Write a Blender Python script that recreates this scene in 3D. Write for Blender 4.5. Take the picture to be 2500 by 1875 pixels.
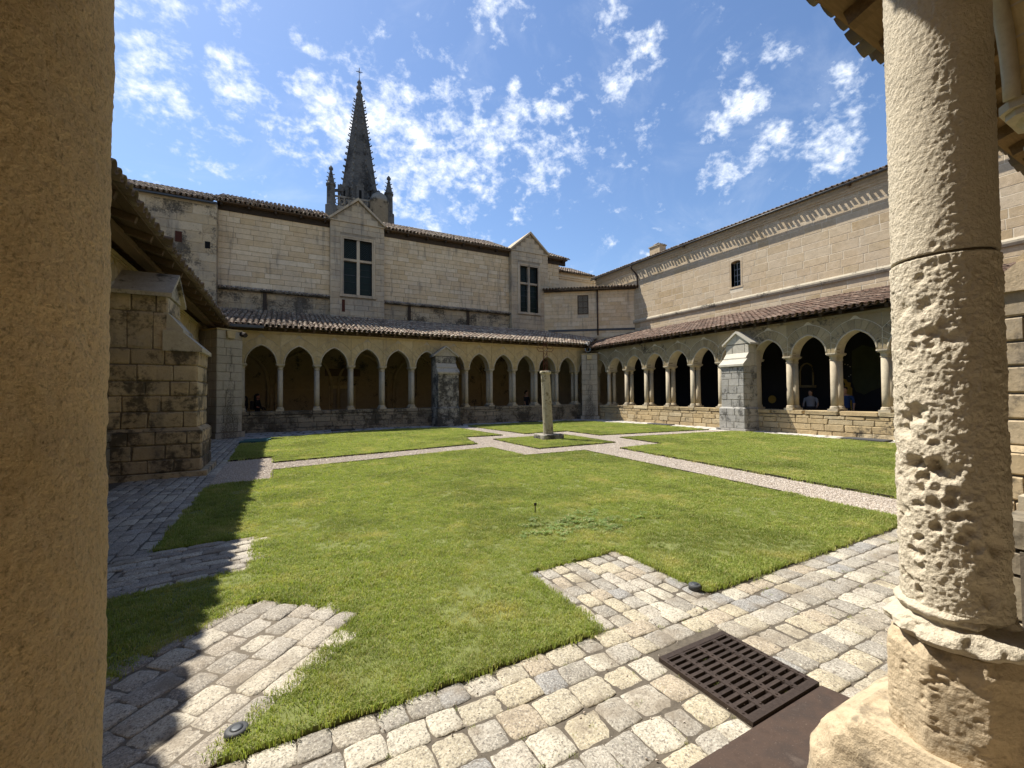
import bpy, math, random
import numpy as np
from mathutils import Matrix, Vector
random.seed(7)
np.random.seed(7)
R = math.radians
C = bpy.context.scene.collection
S = bpy.context.scene
for o in list(bpy.data.objects):
    bpy.data.objects.remove(o)

# ------------------------------------------------------------------ camera
CAM = Vector((0, 0, 1.62))
yaw, pitch, roll, fpx = R(28.286), R(1.373), R(.509), 1039.0
f0 = Vector((math.sin(yaw) * math.cos(pitch), math.cos(yaw) * math.cos(pitch), math.sin(pitch)))
r0 = Vector((math.cos(yaw), -math.sin(yaw), 0))
u0 = r0.cross(f0)
cr = math.cos(roll) * r0 - math.sin(roll) * u0
cu = math.sin(roll) * r0 + math.cos(roll) * u0
cd = bpy.data.cameras.new('camera')
cd.sensor_width = 36
cd.lens = 36 * fpx / 2500
cd.clip_start = .05
cd.clip_end = 3000
cam = bpy.data.objects.new('camera', cd)
C.objects.link(cam)
cam.matrix_world = Matrix(((cr.x, cu.x, -f0.x, CAM.x), (cr.y, cu.y, -f0.y, CAM.y), (cr.z, cu.z, -f0.z, CAM.z), (0, 0, 0, 1)))
S.camera = cam

def pixdir(px, py):
    return (f0 + cr * ((px - 1250) / fpx) - cu * ((py - 937.5) / fpx)).normalized()

# ------------------------------------------------------------------ node helper
class NT:
    def __init__(s, tree):
        s.t = tree
        s.n = tree.nodes
        s.l = tree.links
    def new(s, typ, ins=None, **kw):
        n = s.n.new(typ)
        for k, v in kw.items():
            setattr(n, k, v)
        for k, v in (ins or {}).items():
            sk = n.inputs[k]
            if isinstance(v, bpy.types.NodeSocket):
                s.l.new(v, sk)
            else:
                if sk.type == 'RGBA' and len(v) == 3:
                    v = (*v, 1)
                sk.default_value = v
        return n
    def math(s, op, a, b=None, c=None, clamp=False):
        ins = {0: a}
        if b is not None:
            ins[1] = b
        if c is not None:
            ins[2] = c
        n = s.new('ShaderNodeMath', ins, operation=op)
        n.use_clamp = clamp
        return n.outputs[0]
    def mix(s, fac, a, b, mode='MIX'):
        n = s.n.new('ShaderNodeMix')
        n.data_type = 'RGBA'
        n.blend_type = mode
        for sk, v in ((n.inputs[0], fac), (n.inputs[6], a), (n.inputs[7], b)):
            if isinstance(v, bpy.types.NodeSocket):
                s.l.new(v, sk)
            elif sk.type == 'RGBA':
                sk.default_value = (*v, 1) if len(v) == 3 else v
            else:
                sk.default_value = v
        return n.outputs[2]
    def step(s, v, a, b, lo=0., hi=1.):
        n = s.new('ShaderNodeMapRange', {0: v, 1: a, 2: b, 3: lo, 4: hi}, interpolation_type='SMOOTHSTEP')
        return n.outputs[0]
    def noise(s, vec, scale, detail=4, rough=.55, dist=0):
        n = s.new('ShaderNodeTexNoise', {'Vector': vec, 'Scale': scale, 'Detail': detail, 'Roughness': rough, 'Distortion': dist})
        return n.outputs[0]
    def ramp(s, fac, stops, interp='LINEAR'):
        n = s.n.new('ShaderNodeValToRGB')
        s.l.new(fac, n.inputs[0])
        cr_ = n.color_ramp
        cr_.interpolation = interp
        while len(cr_.elements) < len(stops):
            cr_.elements.new(.5)
        for e, (p, c) in zip(cr_.elements, stops):
            e.position = p
            e.color = (*c, 1)
        return n.outputs[0]

# ------------------------------------------------------------------ world, sun, exposure
SC, SS = .55, .325          # horizontal run of the sun's ray per metre of height, towards -y and +x
cot = math.hypot(SC, SS)
SUN_EL = math.atan(1 / cot)
SUN_AZ = math.atan2(-SS, SC)          # from +Y towards +X
w = bpy.data.worlds.new('World')
S.world = w
w.use_nodes = True
nt = NT(w.node_tree)
nt.n.clear()
sky = nt.new('ShaderNodeTexSky', sky_type='NISHITA', sun_disc=False)
sky.sun_elevation = SUN_EL
sky.sun_rotation = SUN_AZ
sky.altitude = 50
sky.air_density = 1.15
sky.dust_density = .5
sky.ozone_density = 2.2
tc = nt.new('ShaderNodeTexCoord').outputs['Generated']
mp = nt.new('ShaderNodeMapping', {'Vector': tc, 'Scale': (1, 1, 1.35)}).outputs[0]
n1 = nt.noise(mp, 23, 7, .62, .2)
n2 = nt.noise(mp, 3.2, 3, .5, .1)
n3 = nt.noise(mp, 60, 5, .6, .2)
cov = None
for (px, py, rad, amt) in (
        (300, 70, 9, .8), (380, 200, 7, 1.), (410, 330, 6, .5), (555, 170, 4, 1.), (580, 230, 5, .9), (565, 20, 4, .8),
        (520, 340, 9, .5), (640, 360, 7, .5), (770, 230, 7, 1.), (710, 290, 7, .8), (850, 280, 10, 1.1), (990, 330, 12, 1.05), (1070, 280, 9, .85),
        (1100, 400, 12, 1.0), (1000, 440, 10, 1.), (1030, 520, 8, .8), (1200, 330, 7, 1.1), (1250, 290, 5, 1.1), (1330, 380, 9, .9), (1180, 470, 9, .6),
        (1350, 260, 4.5, 1.1), (1370, 410, 5, .6), (1505, 205, 3.6, 1.1), (1585, 112, 3.2, 1.1), (1485, 45, 3., .9), (1490, 370, 7, .5), (1560, 330, 4, .6),
        (1210, 10, 5, .9), (1830, 235, 4.2, 1.15), (1745, 310, 3.2, .9), (1880, 345, 4.6, 1.1), (2030, 360, 4.8, 1.1), (1750, 425, 3.6, 1.0), (1900, 420, 3.5, .6),
        (1890, 140, 3.6, .8), (2040, 195, 3.4, .95), (2090, 298, 2.8, .95), (1790, 150, 4, .5), (1255, 215, 1.8, 1.2), (1600, 600, 7, .35), (1500, 560, 7, .3)):
    d = pixdir(px, py)
    dist = nt.new('ShaderNodeVectorMath', {0: tc, 1: tuple(d)}, operation='DISTANCE').outputs['Value']
    v = nt.step(dist, 0., R(rad * 1.12), amt, 0)
    cov = v if cov is None else nt.math('MAXIMUM', cov, v)
# the part of the sky behind the camera carries the same scattered clouds
beh = nt.new('ShaderNodeVectorMath', {0: tc, 1: tuple(f0)}, operation='DOT_PRODUCT').outputs['Value']
far = nt.math('MULTIPLY', nt.step(beh, .45, .1), nt.step(n2, .5, .62))
cov = nt.math('MAXIMUM', cov, far)
dens = nt.math('ADD', nt.math('MULTIPLY', cov, .29), nt.math('MULTIPLY', n1, .95))
dens = nt.math('ADD', dens, nt.math('MULTIPLY', n3, .40))
cl = nt.step(dens, .80, 1.13)
wisp = nt.math('MULTIPLY', nt.step(nt.noise(mp, 4.5, 8, .62, 1.2), .5, .8), .16)
cl = nt.math('MAXIMUM', cl, wisp)
thick = nt.step(dens, 1.0, 1.2)
ccol = nt.mix(thick, (6.2, 6.7, 7.5), (8.4, 8.5, 8.7))
skyc = nt.mix(1.0, sky.outputs[0], (.80, .88, 1.0), 'MULTIPLY')
mixc = nt.mix(cl, skyc, ccol)
bg = nt.new('ShaderNodeBackground', {0: mixc, 1: .073})
nt.l.new(bg.outputs[0], nt.new('ShaderNodeOutputWorld').inputs[0])

sl = bpy.data.lights.new('sun', 'SUN')
sl.energy = 3.9
sl.angle = R(.53)
sl.color = (1, .945, .85)
so = bpy.data.objects.new('sun', sl)
C.objects.link(so)
so.location = (-10, 20, 40)
so.rotation_euler = Vector((SS, -SC, -1)).to_track_quat('-Z', 'Y').to_euler()

S.view_settings.view_transform = 'Standard'
S.view_settings.look = 'None'
S.view_settings.exposure = 1.18
S.view_settings.gamma = 1
S.view_settings.use_curve_mapping = False
S.cycles.max_bounces = 6
S.cycles.diffuse_bounces = 4
S.cycles.glossy_bounces = 2
S.cycles.transmission_bounces = 2
S.cycles.caustics_reflective = False
S.cycles.caustics_refractive = False
S.cycles.use_denoising = True

# ------------------------------------------------------------------ materials
def new_mat(name):
    m = bpy.data.materials.new(name)
    m.use_nodes = True
    t = NT(m.node_tree)
    t.n.clear()
    out = t.new('ShaderNodeOutputMaterial')
    b = t.new('ShaderNodeBsdfPrincipled')
    b.inputs['Specular IOR Level'].default_value = .25
    t.l.new(b.outputs[0], out.inputs[0])
    return m, t, b

def rnd_socket(t):
    a = t.new('ShaderNodeObjectInfo').outputs['Random']
    b = t.new('ShaderNodeNewGeometry').outputs['Random Per Island']
    return t.math('FRACT', t.math('ADD', a, b))

def stone_mat(name, cols, stain=.0, stain_col=(.035, .032, .028), grey=.3, grey_col=(.27, .25, .22), bump=.35, fine=28, bmid=.6, rough=.95, stain_scale=1.1, speck=0., pits=.0, streak=0., runs=0.):
    m, t, b = new_mat(name)
    pos = t.new('ShaderNodeNewGeometry').outputs['Position']
    rnd = rnd_socket(t)
    n = len(cols)
    col = t.ramp(rnd, [(i / max(1, n - 1), c) for i, c in enumerate(cols)])
    big = t.noise(pos, .7, 5, .6)
    mid = t.noise(pos, 5, 5, .6)
    fin = t.noise(pos, fine, 6, .65)
    if grey:
        col = t.mix(t.math('MULTIPLY', t.step(big, .42, .66), grey), col, grey_col)
        col = t.mix(t.math('MULTIPLY', t.step(mid, .5, .7), grey * .7), col, grey_col)
    hsv = t.new('ShaderNodeHueSaturation', {'Color': col, 'Value': t.math('MULTIPLY_ADD', fin, .5, .75)})
    col = hsv.outputs[0]
    hsv = t.new('ShaderNodeHueSaturation', {'Color': col, 'Value': t.math('MULTIPLY_ADD', mid, .6, .7)})
    col = hsv.outputs[0]
    if stain:
        sv = pos
        if streak:
            sv = t.new('ShaderNodeMapping', {'Vector': pos, 'Scale': (1, 1, streak)}).outputs[0]
        sn = t.noise(sv, stain_scale, 7, .68, .2)
        sn2 = t.noise(pos, 11, 5, .7)
        sfac = t.math('ADD', sn, t.math('MULTIPLY', t.math('SUBTRACT', sn2, .5), .45))
        fac = t.step(sfac, .56 - stain * .40, .70 - stain * .30)
        col = t.mix(t.math('MULTIPLY', fac, .85), col, stain_col)
    if speck:
        sv_ = t.new('ShaderNodeMapping', {'Vector': pos, 'Scale': (1, 1, .7)}).outputs[0]
        s1 = t.noise(sv_, 300, 4, .75)
        s2 = t.noise(sv_, 120, 4, .7)
        col = t.mix(t.math('MULTIPLY', t.step(s1, .5, .66), speck), col, (.22, .135, .06))
        col = t.mix(t.math('MULTIPLY', t.step(s2, .57, .70), speck), col, (.12, .07, .03))
        col = t.mix(t.math('MULTIPLY', t.step(s1, .46, .34), speck * .5), col, (.86, .68, .42))
    if runs:
        rv = t.new('ShaderNodeMapping', {'Vector': pos, 'Scale': (2.2, 2.2, .22)}).outputs[0]
        rf = t.math('MULTIPLY', t.step(t.noise(rv, 1.6, 6, .62), .52, .70), t.step(big, .35, .6))
        col = t.mix(t.math('MULTIPLY', rf, runs), col, (.14, .125, .105))
    h = t.math('ADD', t.math('MULTIPLY', mid, bmid), t.math('MULTIPLY', fin, .4))
    if pits:
        vo = t.new('ShaderNodeTexVoronoi', {'Vector': pos, 'Scale': 130, 'Randomness': 1.}).outputs['Distance']
        pm = t.math('MULTIPLY', t.step(vo, .32, .12), t.step(t.noise(pos, 18, 3), .5, .62))
        col = t.mix(t.math('MULTIPLY', pm, pits), col, (.06, .04, .02))
        h = t.math('SUBTRACT', h, t.math('MULTIPLY', pm, .8))
    bp = t.new('ShaderNodeBump', {'Strength': bump, 'Distance': .03, 'Height': h})
    t.l.new(bp.outputs[0], b.inputs['Normal'])
    t.l.new(col, b.inputs['Base Color'])
    b.inputs['Roughness'].default_value = rough
    return m

def plain_mat(name, col, rough=.8, metal=0., var=.35, scale=14, bump=.15, streak=None, spec=.3):
    m, t, b = new_mat(name)
    pos = t.new('ShaderNodeTexCoord').outputs['Object'] if streak else t.new('ShaderNodeNewGeometry').outputs['Position']
    if streak:
        pos = t.new('ShaderNodeMapping', {'Vector': pos, 'Scale': streak}).outputs[0]
    rnd = rnd_socket(t)
    nz = t.noise(pos, scale, 6, .62)
    val = t.math('ADD', t.math('MULTIPLY_ADD', nz, 2 * var, 1 - var), t.math('MULTIPLY_ADD', rnd, var * .8, -var * .4))
    c = t.new('ShaderNodeHueSaturation', {'Color': col, 'Value': val}).outputs[0]
    t.l.new(c, b.inputs['Base Color'])
    b.inputs['Roughness'].default_value = rough
    b.inputs['Metallic'].default_value = metal
    b.inputs['Specular IOR Level'].default_value = spec
    if bump:
        bp = t.new('ShaderNodeBump', {'Strength': bump, 'Distance': .02, 'Height': nz})
        t.l.new(bp.outputs[0], b.inputs['Normal'])
    return m

OCH = [(.36, .285, .18), (.42, .335, .215), (.33, .26, .17), (.45, .37, .25), (.39, .31, .2)]
M = {}
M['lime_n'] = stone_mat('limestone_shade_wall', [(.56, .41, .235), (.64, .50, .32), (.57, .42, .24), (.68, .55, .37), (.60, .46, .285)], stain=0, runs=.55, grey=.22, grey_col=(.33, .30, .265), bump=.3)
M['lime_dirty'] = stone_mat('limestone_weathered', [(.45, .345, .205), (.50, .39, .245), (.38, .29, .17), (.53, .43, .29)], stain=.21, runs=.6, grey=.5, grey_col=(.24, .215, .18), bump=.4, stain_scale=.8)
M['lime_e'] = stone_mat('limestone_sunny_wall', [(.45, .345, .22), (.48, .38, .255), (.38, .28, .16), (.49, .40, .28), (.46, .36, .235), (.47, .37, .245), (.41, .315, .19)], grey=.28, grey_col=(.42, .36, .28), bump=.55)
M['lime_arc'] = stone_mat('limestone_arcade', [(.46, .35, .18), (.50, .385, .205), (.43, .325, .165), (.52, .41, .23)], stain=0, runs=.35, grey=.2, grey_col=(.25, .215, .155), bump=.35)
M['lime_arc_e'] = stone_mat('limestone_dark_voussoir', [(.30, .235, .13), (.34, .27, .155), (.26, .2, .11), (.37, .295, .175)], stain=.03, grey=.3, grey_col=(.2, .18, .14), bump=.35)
M['mortar'] = stone_mat('mortar', [(.45, .385, .285), (.42, .36, .265)], grey=.2, bump=.3)
M['mortar_light'] = stone_mat('light_mortar', [(.60, .53, .40), (.57, .50, .38)], grey=.05, bump=.3)
M['mortar_mid'] = stone_mat('brown_mortar', [(.26, .215, .15), (.24, .195, .135)], grey=.2, bump=.3)
M['mortar_dark'] = stone_mat('dark_mortar', [(.16, .135, .1), (.14, .115, .085)], grey=.3, grey_col=(.1, .09, .075), bump=.4)
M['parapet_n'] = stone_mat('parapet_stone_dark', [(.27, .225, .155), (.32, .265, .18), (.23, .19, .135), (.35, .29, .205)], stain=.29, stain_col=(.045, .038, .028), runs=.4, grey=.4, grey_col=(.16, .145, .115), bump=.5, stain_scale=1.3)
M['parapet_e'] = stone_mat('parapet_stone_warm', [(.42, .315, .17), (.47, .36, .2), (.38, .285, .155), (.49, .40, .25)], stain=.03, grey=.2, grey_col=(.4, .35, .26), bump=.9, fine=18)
M['column'] = stone_mat('column_stone', [(.43, .365, .255), (.46, .395, .285), (.40, .335, .235)], grey=.3, grey_col=(.34, .305, .24), bump=.25)
M['lichen'] = stone_mat('lichened_stone', [(.36, .32, .25), (.34, .31, .25), (.39, .345, .27)], stain=.44, stain_col=(.022, .021, .02), grey=.6, grey_col=(.27, .265, .245), bump=.6, stain_scale=1.6)
M['lichen_grey'] = stone_mat('grey_lichened_stone', [(.33, .315, .28), (.38, .36, .32), (.30, .285, .255)], stain=.16, stain_col=(.07, .068, .062), grey=.6, grey_col=(.30, .295, .275), bump=.6, stain_scale=2.2)
M['pale_cap'] = stone_mat('new_pale_stone', [(.46, .43, .35), (.49, .455, .375), (.43, .40, .325)], grey=.15, bump=.15)
M['left_col'] = stone_mat('ochre_grainy_stone', [(.84, .64, .36), (.84, .64, .36)], speck=.42, bmid=.2, grey=.08, grey_col=(.62, .47, .28), bump=1., fine=150, pits=0)
M['right_col'] = stone_mat('eroded_cream_stone', [(.57, .50, .38), (.57, .50, .38)], grey=.55, grey_col=(.40, .36, .29), bump=1., fine=85, bmid=.1)
M['foot'] = stone_mat('worn_base_stone', [(.50, .40, .265), (.47, .375, .25)], stain=.1, stain_col=(.20, .165, .115), grey=.4, grey_col=(.36, .30, .22), bump=.7, fine=60, stain_scale=4)
M['spire'] = stone_mat('spire_stone_dark', [(.115, .112, .104), (.145, .14, .13), (.10, .096, .09)], stain=.25, stain_col=(.03, .028, .026), grey=.4, grey_col=(.14, .13, .115), bump=.5, fine=6, stain_scale=.5)
M['spire_light'] = stone_mat('tower_stone_pale', [(.25, .225, .185), (.22, .2, .165)], stain=.15, grey=.4, grey_col=(.17, .16, .14), bump=.5, fine=6)
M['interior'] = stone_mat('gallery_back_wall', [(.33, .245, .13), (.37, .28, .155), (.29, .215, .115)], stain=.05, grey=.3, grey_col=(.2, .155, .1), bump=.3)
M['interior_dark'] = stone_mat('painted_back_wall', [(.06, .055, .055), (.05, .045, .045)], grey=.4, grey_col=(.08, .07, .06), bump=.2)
M['floor'] = stone_mat('gallery_floor', [(.46, .39, .28), (.42, .355, .25)], grey=.2, bump=.2)
M['pave_e'] = stone_mat('pale_paving_stone', [(.48, .45, .40), (.43, .40, .35), (.52, .48, .42)], grey=.3, grey_col=(.38, .36, .33), bump=.3)
M['pave_n'] = stone_mat('grey_paving_stone', [(.33, .32, .31), (.28, .27, .26), (.37, .36, .34)], grey=.3, grey_col=(.25, .25, .25), bump=.3)
M['wood'] = plain_mat('old_timber', (.10, .065, .038), .9, var=.5, streak=(2, 26, 26), scale=2.2, bump=.5)
M['wood_dark'] = plain_mat('dark_timber', (.045, .032, .022), .9, var=.5, streak=(2, 26, 26), scale=2.2, bump=.4)
M['wood_warm'] = plain_mat('warm_eave_board', (.20, .125, .06), .9, var=.5, streak=(2, 20, 20), scale=2.2, bump=.4)
M['steel'] = plain_mat('dark_steel_edging', (.035, .025, .018), .7, .3, var=.5, scale=30)
M['zinc'] = plain_mat('zinc', (.26, .28, .30), .45, .6, var=.2, scale=8, bump=.05)
M['zinc_dark'] = plain_mat('dark_zinc', (.07, .075, .08), .5, .5, var=.2, scale=8, bump=.05)
M['pipe'] = plain_mat('brown_downpipe', (.05, .028, .02), .5, .2, var=.2)
M['iron'] = plain_mat('rusty_iron', (.085, .028, .016), .8, .4, var=.5, scale=60)
M['grate'] = plain_mat('cast_iron', (.055, .040, .032), .6, .4, var=.55, scale=55, bump=.25)
M['dark'] = plain_mat('dark_void', (.006, .006, .006), 1, bump=0, var=.1)
M['glass'] = plain_mat('dark_leaded_glass', (.010, .017, .012), .25, 0, var=.5, scale=3, bump=.05, spec=.12)
M['lead'] = plain_mat('window_leading', (.045, .05, .05), .6, .3)
M['white_frame'] = plain_mat('grey_window_frame', (.32, .34, .36), .6, var=.1)
M['pane_grey'] = plain_mat('dusty_pane', (.22, .19, .14), .5, var=.2)
M['teal'] = plain_mat('teal_plastic', (.04, .13, .14), .5, var=.1)
M['grey_box'] = plain_mat('grey_metal_box', (.06, .062, .065), .6, var=.1)
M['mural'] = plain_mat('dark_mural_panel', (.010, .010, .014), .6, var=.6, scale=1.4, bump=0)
M['mural_y'] = plain_mat('ochre_mural_shape', (.42, .27, .05), .7, var=.3, scale=3, bump=0)
M['mural_g'] = plain_mat('olive_mural_shape', (.06, .07, .035), .7, var=.4, scale=3, bump=0)
M['mural_w'] = plain_mat('pale_mural_mark', (.5, .48, .4), .7, var=.2, bump=0)
M['hair'] = plain_mat('dark_hair', (.012, .008, .006), .7, var=.3)
M['bag'] = plain_mat('black_backpack', (.012, .012, .014), .8, var=.2)
M['bed'] = plain_mat('sandy_joint_bed', (.125, .105, .08), 1, var=.5, scale=30, bump=.6)
M['soil'] = plain_mat('green_turf_base', (.13, .145, .045), 1, var=.5, scale=9, bump=.5)

def tile_mat(name, cols, lich=.35):
    m, t, b = new_mat(name)
    pos = t.new('ShaderNodeNewGeometry').outputs['Position']
    rnd = rnd_socket(t)
    col = t.ramp(rnd, [(i / (len(cols) - 1), c) for i, c in enumerate(cols)], 'LINEAR')
    n = t.noise(pos, 9, 6, .7)
    n2 = t.noise(pos, 2, 4, .6)
    col = t.mix(t.math('MULTIPLY', t.step(n, .5, .68), lich), col, (.11, .10, .09))
    col = t.mix(t.math('MULTIPLY', t.step(n2, .5, .7), lich), col, (.075, .06, .05))
    t.l.new(col, b.inputs['Base Color'])
    b.inputs['Roughness'].default_value = .9
    bp = t.new('ShaderNodeBump', {'Strength': .4, 'Distance': .01, 'Height': n})
    t.l.new(bp.outputs[0], b.inputs['Normal'])
    return m
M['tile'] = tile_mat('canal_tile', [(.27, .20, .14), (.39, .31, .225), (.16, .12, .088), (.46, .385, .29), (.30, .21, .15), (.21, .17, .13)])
M['tile_shade'] = tile_mat('shade_darkened_tile', [(.12, .085, .06), (.16, .115, .085), (.09, .065, .05), (.19, .15, .11), (.13, .10, .075)], .5)  # shadow under the left and near eaves put into the tile colour
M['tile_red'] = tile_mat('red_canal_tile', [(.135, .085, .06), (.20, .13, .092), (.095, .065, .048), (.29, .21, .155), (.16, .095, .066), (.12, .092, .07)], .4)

def sett_mat(name, cols, dirt):
    m, t, b = new_mat(name)
    pos = t.new('ShaderNodeNewGeometry').outputs['Position']
    rnd = rnd_socket(t)
    col = t.ramp(rnd, [(i / (len(cols) - 1), c) for i, c in enumerate(cols)], 'CONSTANT')
    sp = t.noise(pos, 95, 4, .75)
    sp2 = t.noise(pos, 45, 4, .65)
    mid = t.noise(pos, 9, 4, .6)
    col = t.new('ShaderNodeHueSaturation', {'Color': col, 'Value': t.math('MULTIPLY_ADD', mid, .8, .6)}).outputs[0]
    col = t.mix(t.math('MULTIPLY', t.step(sp, .52, .64), .85), col, (.095, .09, .085))
    col = t.mix(t.math('MULTIPLY', t.step(sp, .46, .36), .55), col, (.66, .62, .54))
    big = t.noise(pos, 3.2, 4, .6)
    col = t.mix(t.math('MULTIPLY', t.step(sp2, .52, .70), dirt), col, (.13, .108, .085))
    col = t.mix(t.math('MULTIPLY', t.step(big, .5, .68), .65), col, (.20, .165, .12))
    t.l.new(col, b.inputs['Base Color'])
    b.inputs['Roughness'].default_value = .85
    bp = t.new('ShaderNodeBump', {'Strength': .6, 'Distance': .012, 'Height': t.math('ADD', sp2, t.math('MULTIPLY', sp, .4))})
    t.l.new(bp.outputs[0], b.inputs['Normal'])
    return m
M['sett'] = sett_mat('granite_sett', [(.38, .335, .245), (.29, .265, .22), (.42, .365, .255), (.31, .275, .215), (.40, .36, .29), (.265, .255, .235), (.44, .40, .315), (.27, .245, .20), (.36, .30, .215), (.34, .31, .255), (.20, .185, .165)], .85)
M['sett_w'] = sett_mat('grey_sett', [(.37, .325, .255), (.27, .24, .195), (.42, .375, .295), (.30, .26, .205), (.34, .305, .25), (.44, .39, .30), (.23, .205, .17)], .8)

def grass_mat(name, c1, c2, c3):
    m = bpy.data.materials.new(name)
    m.use_nodes = True
    t = NT(m.node_tree)
    t.n.clear()
    out = t.new('ShaderNodeOutputMaterial')
    pos = t.new('ShaderNodeNewGeometry').outputs['Position']
    rnd = rnd_socket(t)
    big = t.noise(pos, 1.1, 5, .65)
    big2 = t.noise(pos, .5, 4, .65)
    mid = t.noise(pos, 6, 4, .6)
    col = t.mix(rnd, c1, c2)
    col = t.mix(t.math('MULTIPLY', t.step(big, .5, .72), .75), col, c3)
    col = t.mix(t.math('MULTIPLY', t.step(mid, .5, .72), .5), col, tuple(x * .55 for x in c1))
    col = t.mix(t.math('MULTIPLY', t.step(mid, .48, .3), .35), col, c3)
    col = t.mix(t.math('MULTIPLY', t.step(big2, .47, .62), .55), col, tuple(x * .62 for x in c1))
    dead = t.math('GREATER_THAN', rnd, .84)
    col = t.mix(t.math('MULTIPLY', dead, .7), col, (.48, .41, .20))
    d = t.new('ShaderNodeBsdfPrincipled', {'Base Color': col, 'Roughness': .6, 'Specular IOR Level': .3})
    tr = t.new('ShaderNodeBsdfTranslucent', {0: t.mix(1., col, (1.15, 1.25, .6), 'MULTIPLY')})
    mx = t.new('ShaderNodeMixShader', {0: .42, 1: d.outputs[0], 2: tr.outputs[0]})
    t.l.new(mx.outputs[0], out.inputs[0])
    return m
M['grass'] = grass_mat('lawn_grass', (.22, .28, .06), (.43, .47, .13), (.60, .51, .22))
M['clover'] = grass_mat('clover_leaf', (.19, .27, .07), (.28, .36, .11), (.22, .30, .09))
def gravel_mat():
    m, t, b = new_mat('pale_gravel')
    pos = t.new('ShaderNodeNewGeometry').outputs['Position']
    rnd = rnd_socket(t)
    v = t.new('ShaderNodeTexVoronoi', {'Vector': pos, 'Scale': 75})
    base = t.ramp(v.outputs['Color'], [(0, (.30, .24, .19)), (.35, (.46, .39, .32)), (.7, (.55, .49, .42)), (1, (.42, .36, .31))])
    ob = t.ramp(rnd, [(0, (.32, .25, .19)), (.3, (.50, .42, .33)), (.6, (.58, .52, .44)), (.85, (.40, .35, .30)), (1, (.60, .56, .5))])
    col = t.mix(.6, base, ob)
    t.l.new(col, b.inputs['Base Color'])
    b.inputs['Roughness'].default_value = .95
    bp = t.new('ShaderNodeBump', {'Strength': .9, 'Distance': .01, 'Height': v.outputs['Distance']})
    t.l.new(bp.outputs[0], b.inputs['Normal'])
    return m
M['gravel'] = gravel_mat()
def rust_mat():
    m, t, b = new_mat('rusted_steel_plate')
    pos = t.new('ShaderNodeNewGeometry').outputs['Position']
    a = t.noise(pos, 6, 7, .65)
    f = t.noise(pos, 120, 4, .6)
    col = t.ramp(a, [(.25, (.042, .029, .022)), (.45, (.075, .05, .037)), (.62, (.055, .040, .032)), (.8, (.13, .10, .08))])
    col = t.mix(t.math('MULTIPLY', t.step(f, .6, .75), .35), col, (.30, .24, .19))
    t.l.new(col, b.inputs['Base Color'])
    b.inputs['Roughness'].default_value = .62
    b.inputs['Metallic'].default_value = .2
    bp = t.new('ShaderNodeBump', {'Strength': .12, 'Distance': .01, 'Height': f})
    t.l.new(bp.outputs[0], b.inputs['Normal'])
    return m
M['rust'] = rust_mat()

# ------------------------------------------------------------------ object helpers
def tag(o, label=None, cat=None, group=None, kind=None):
    if label: o['label'] = label
    if cat: o['category'] = cat
    if group: o['group'] = group
    if kind: o['kind'] = kind
    return o

def thing(name, loc, rot, label, cat, group=None):
    o = bpy.data.objects.new(name, None)
    o.empty_display_size = .2
    C.objects.link(o)
    o.location = loc
    o.rotation_euler = (0, 0, rot)
    tag(o, label, cat, group)
    o_M[o.name] = Matrix.Translation(loc) @ Matrix.Rotation(rot, 4, 'Z')
    return o
o_M = {}
def wm(o):
    return o_M.get(o.name, Matrix.Identity(4)) if o else Matrix.Identity(4)

def to_mesh(name, vs, fs, mat, smooth=False):
    me = bpy.data.meshes.new(name)
    me.from_pydata([tuple(v) for v in vs], [], fs)
    me.materials.append(mat)
    if smooth:
        me.polygons.foreach_set('use_smooth', [True] * len(me.polygons))
    me.update()
    return me

def link(name, me, parent=None, mtx=None, label=None, kind=None):
    o = bpy.data.objects.new(name, me)
    C.objects.link(o)
    if parent:
        o.parent = parent
    if mtx is not None:
        o.matrix_basis = mtx
    if parent is not None and parent.name in o_M and mtx is None:
        o_M[o.name] = o_M[parent.name]
    if label: o['label'] = label
    if kind: o['kind'] = kind
    return o

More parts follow.
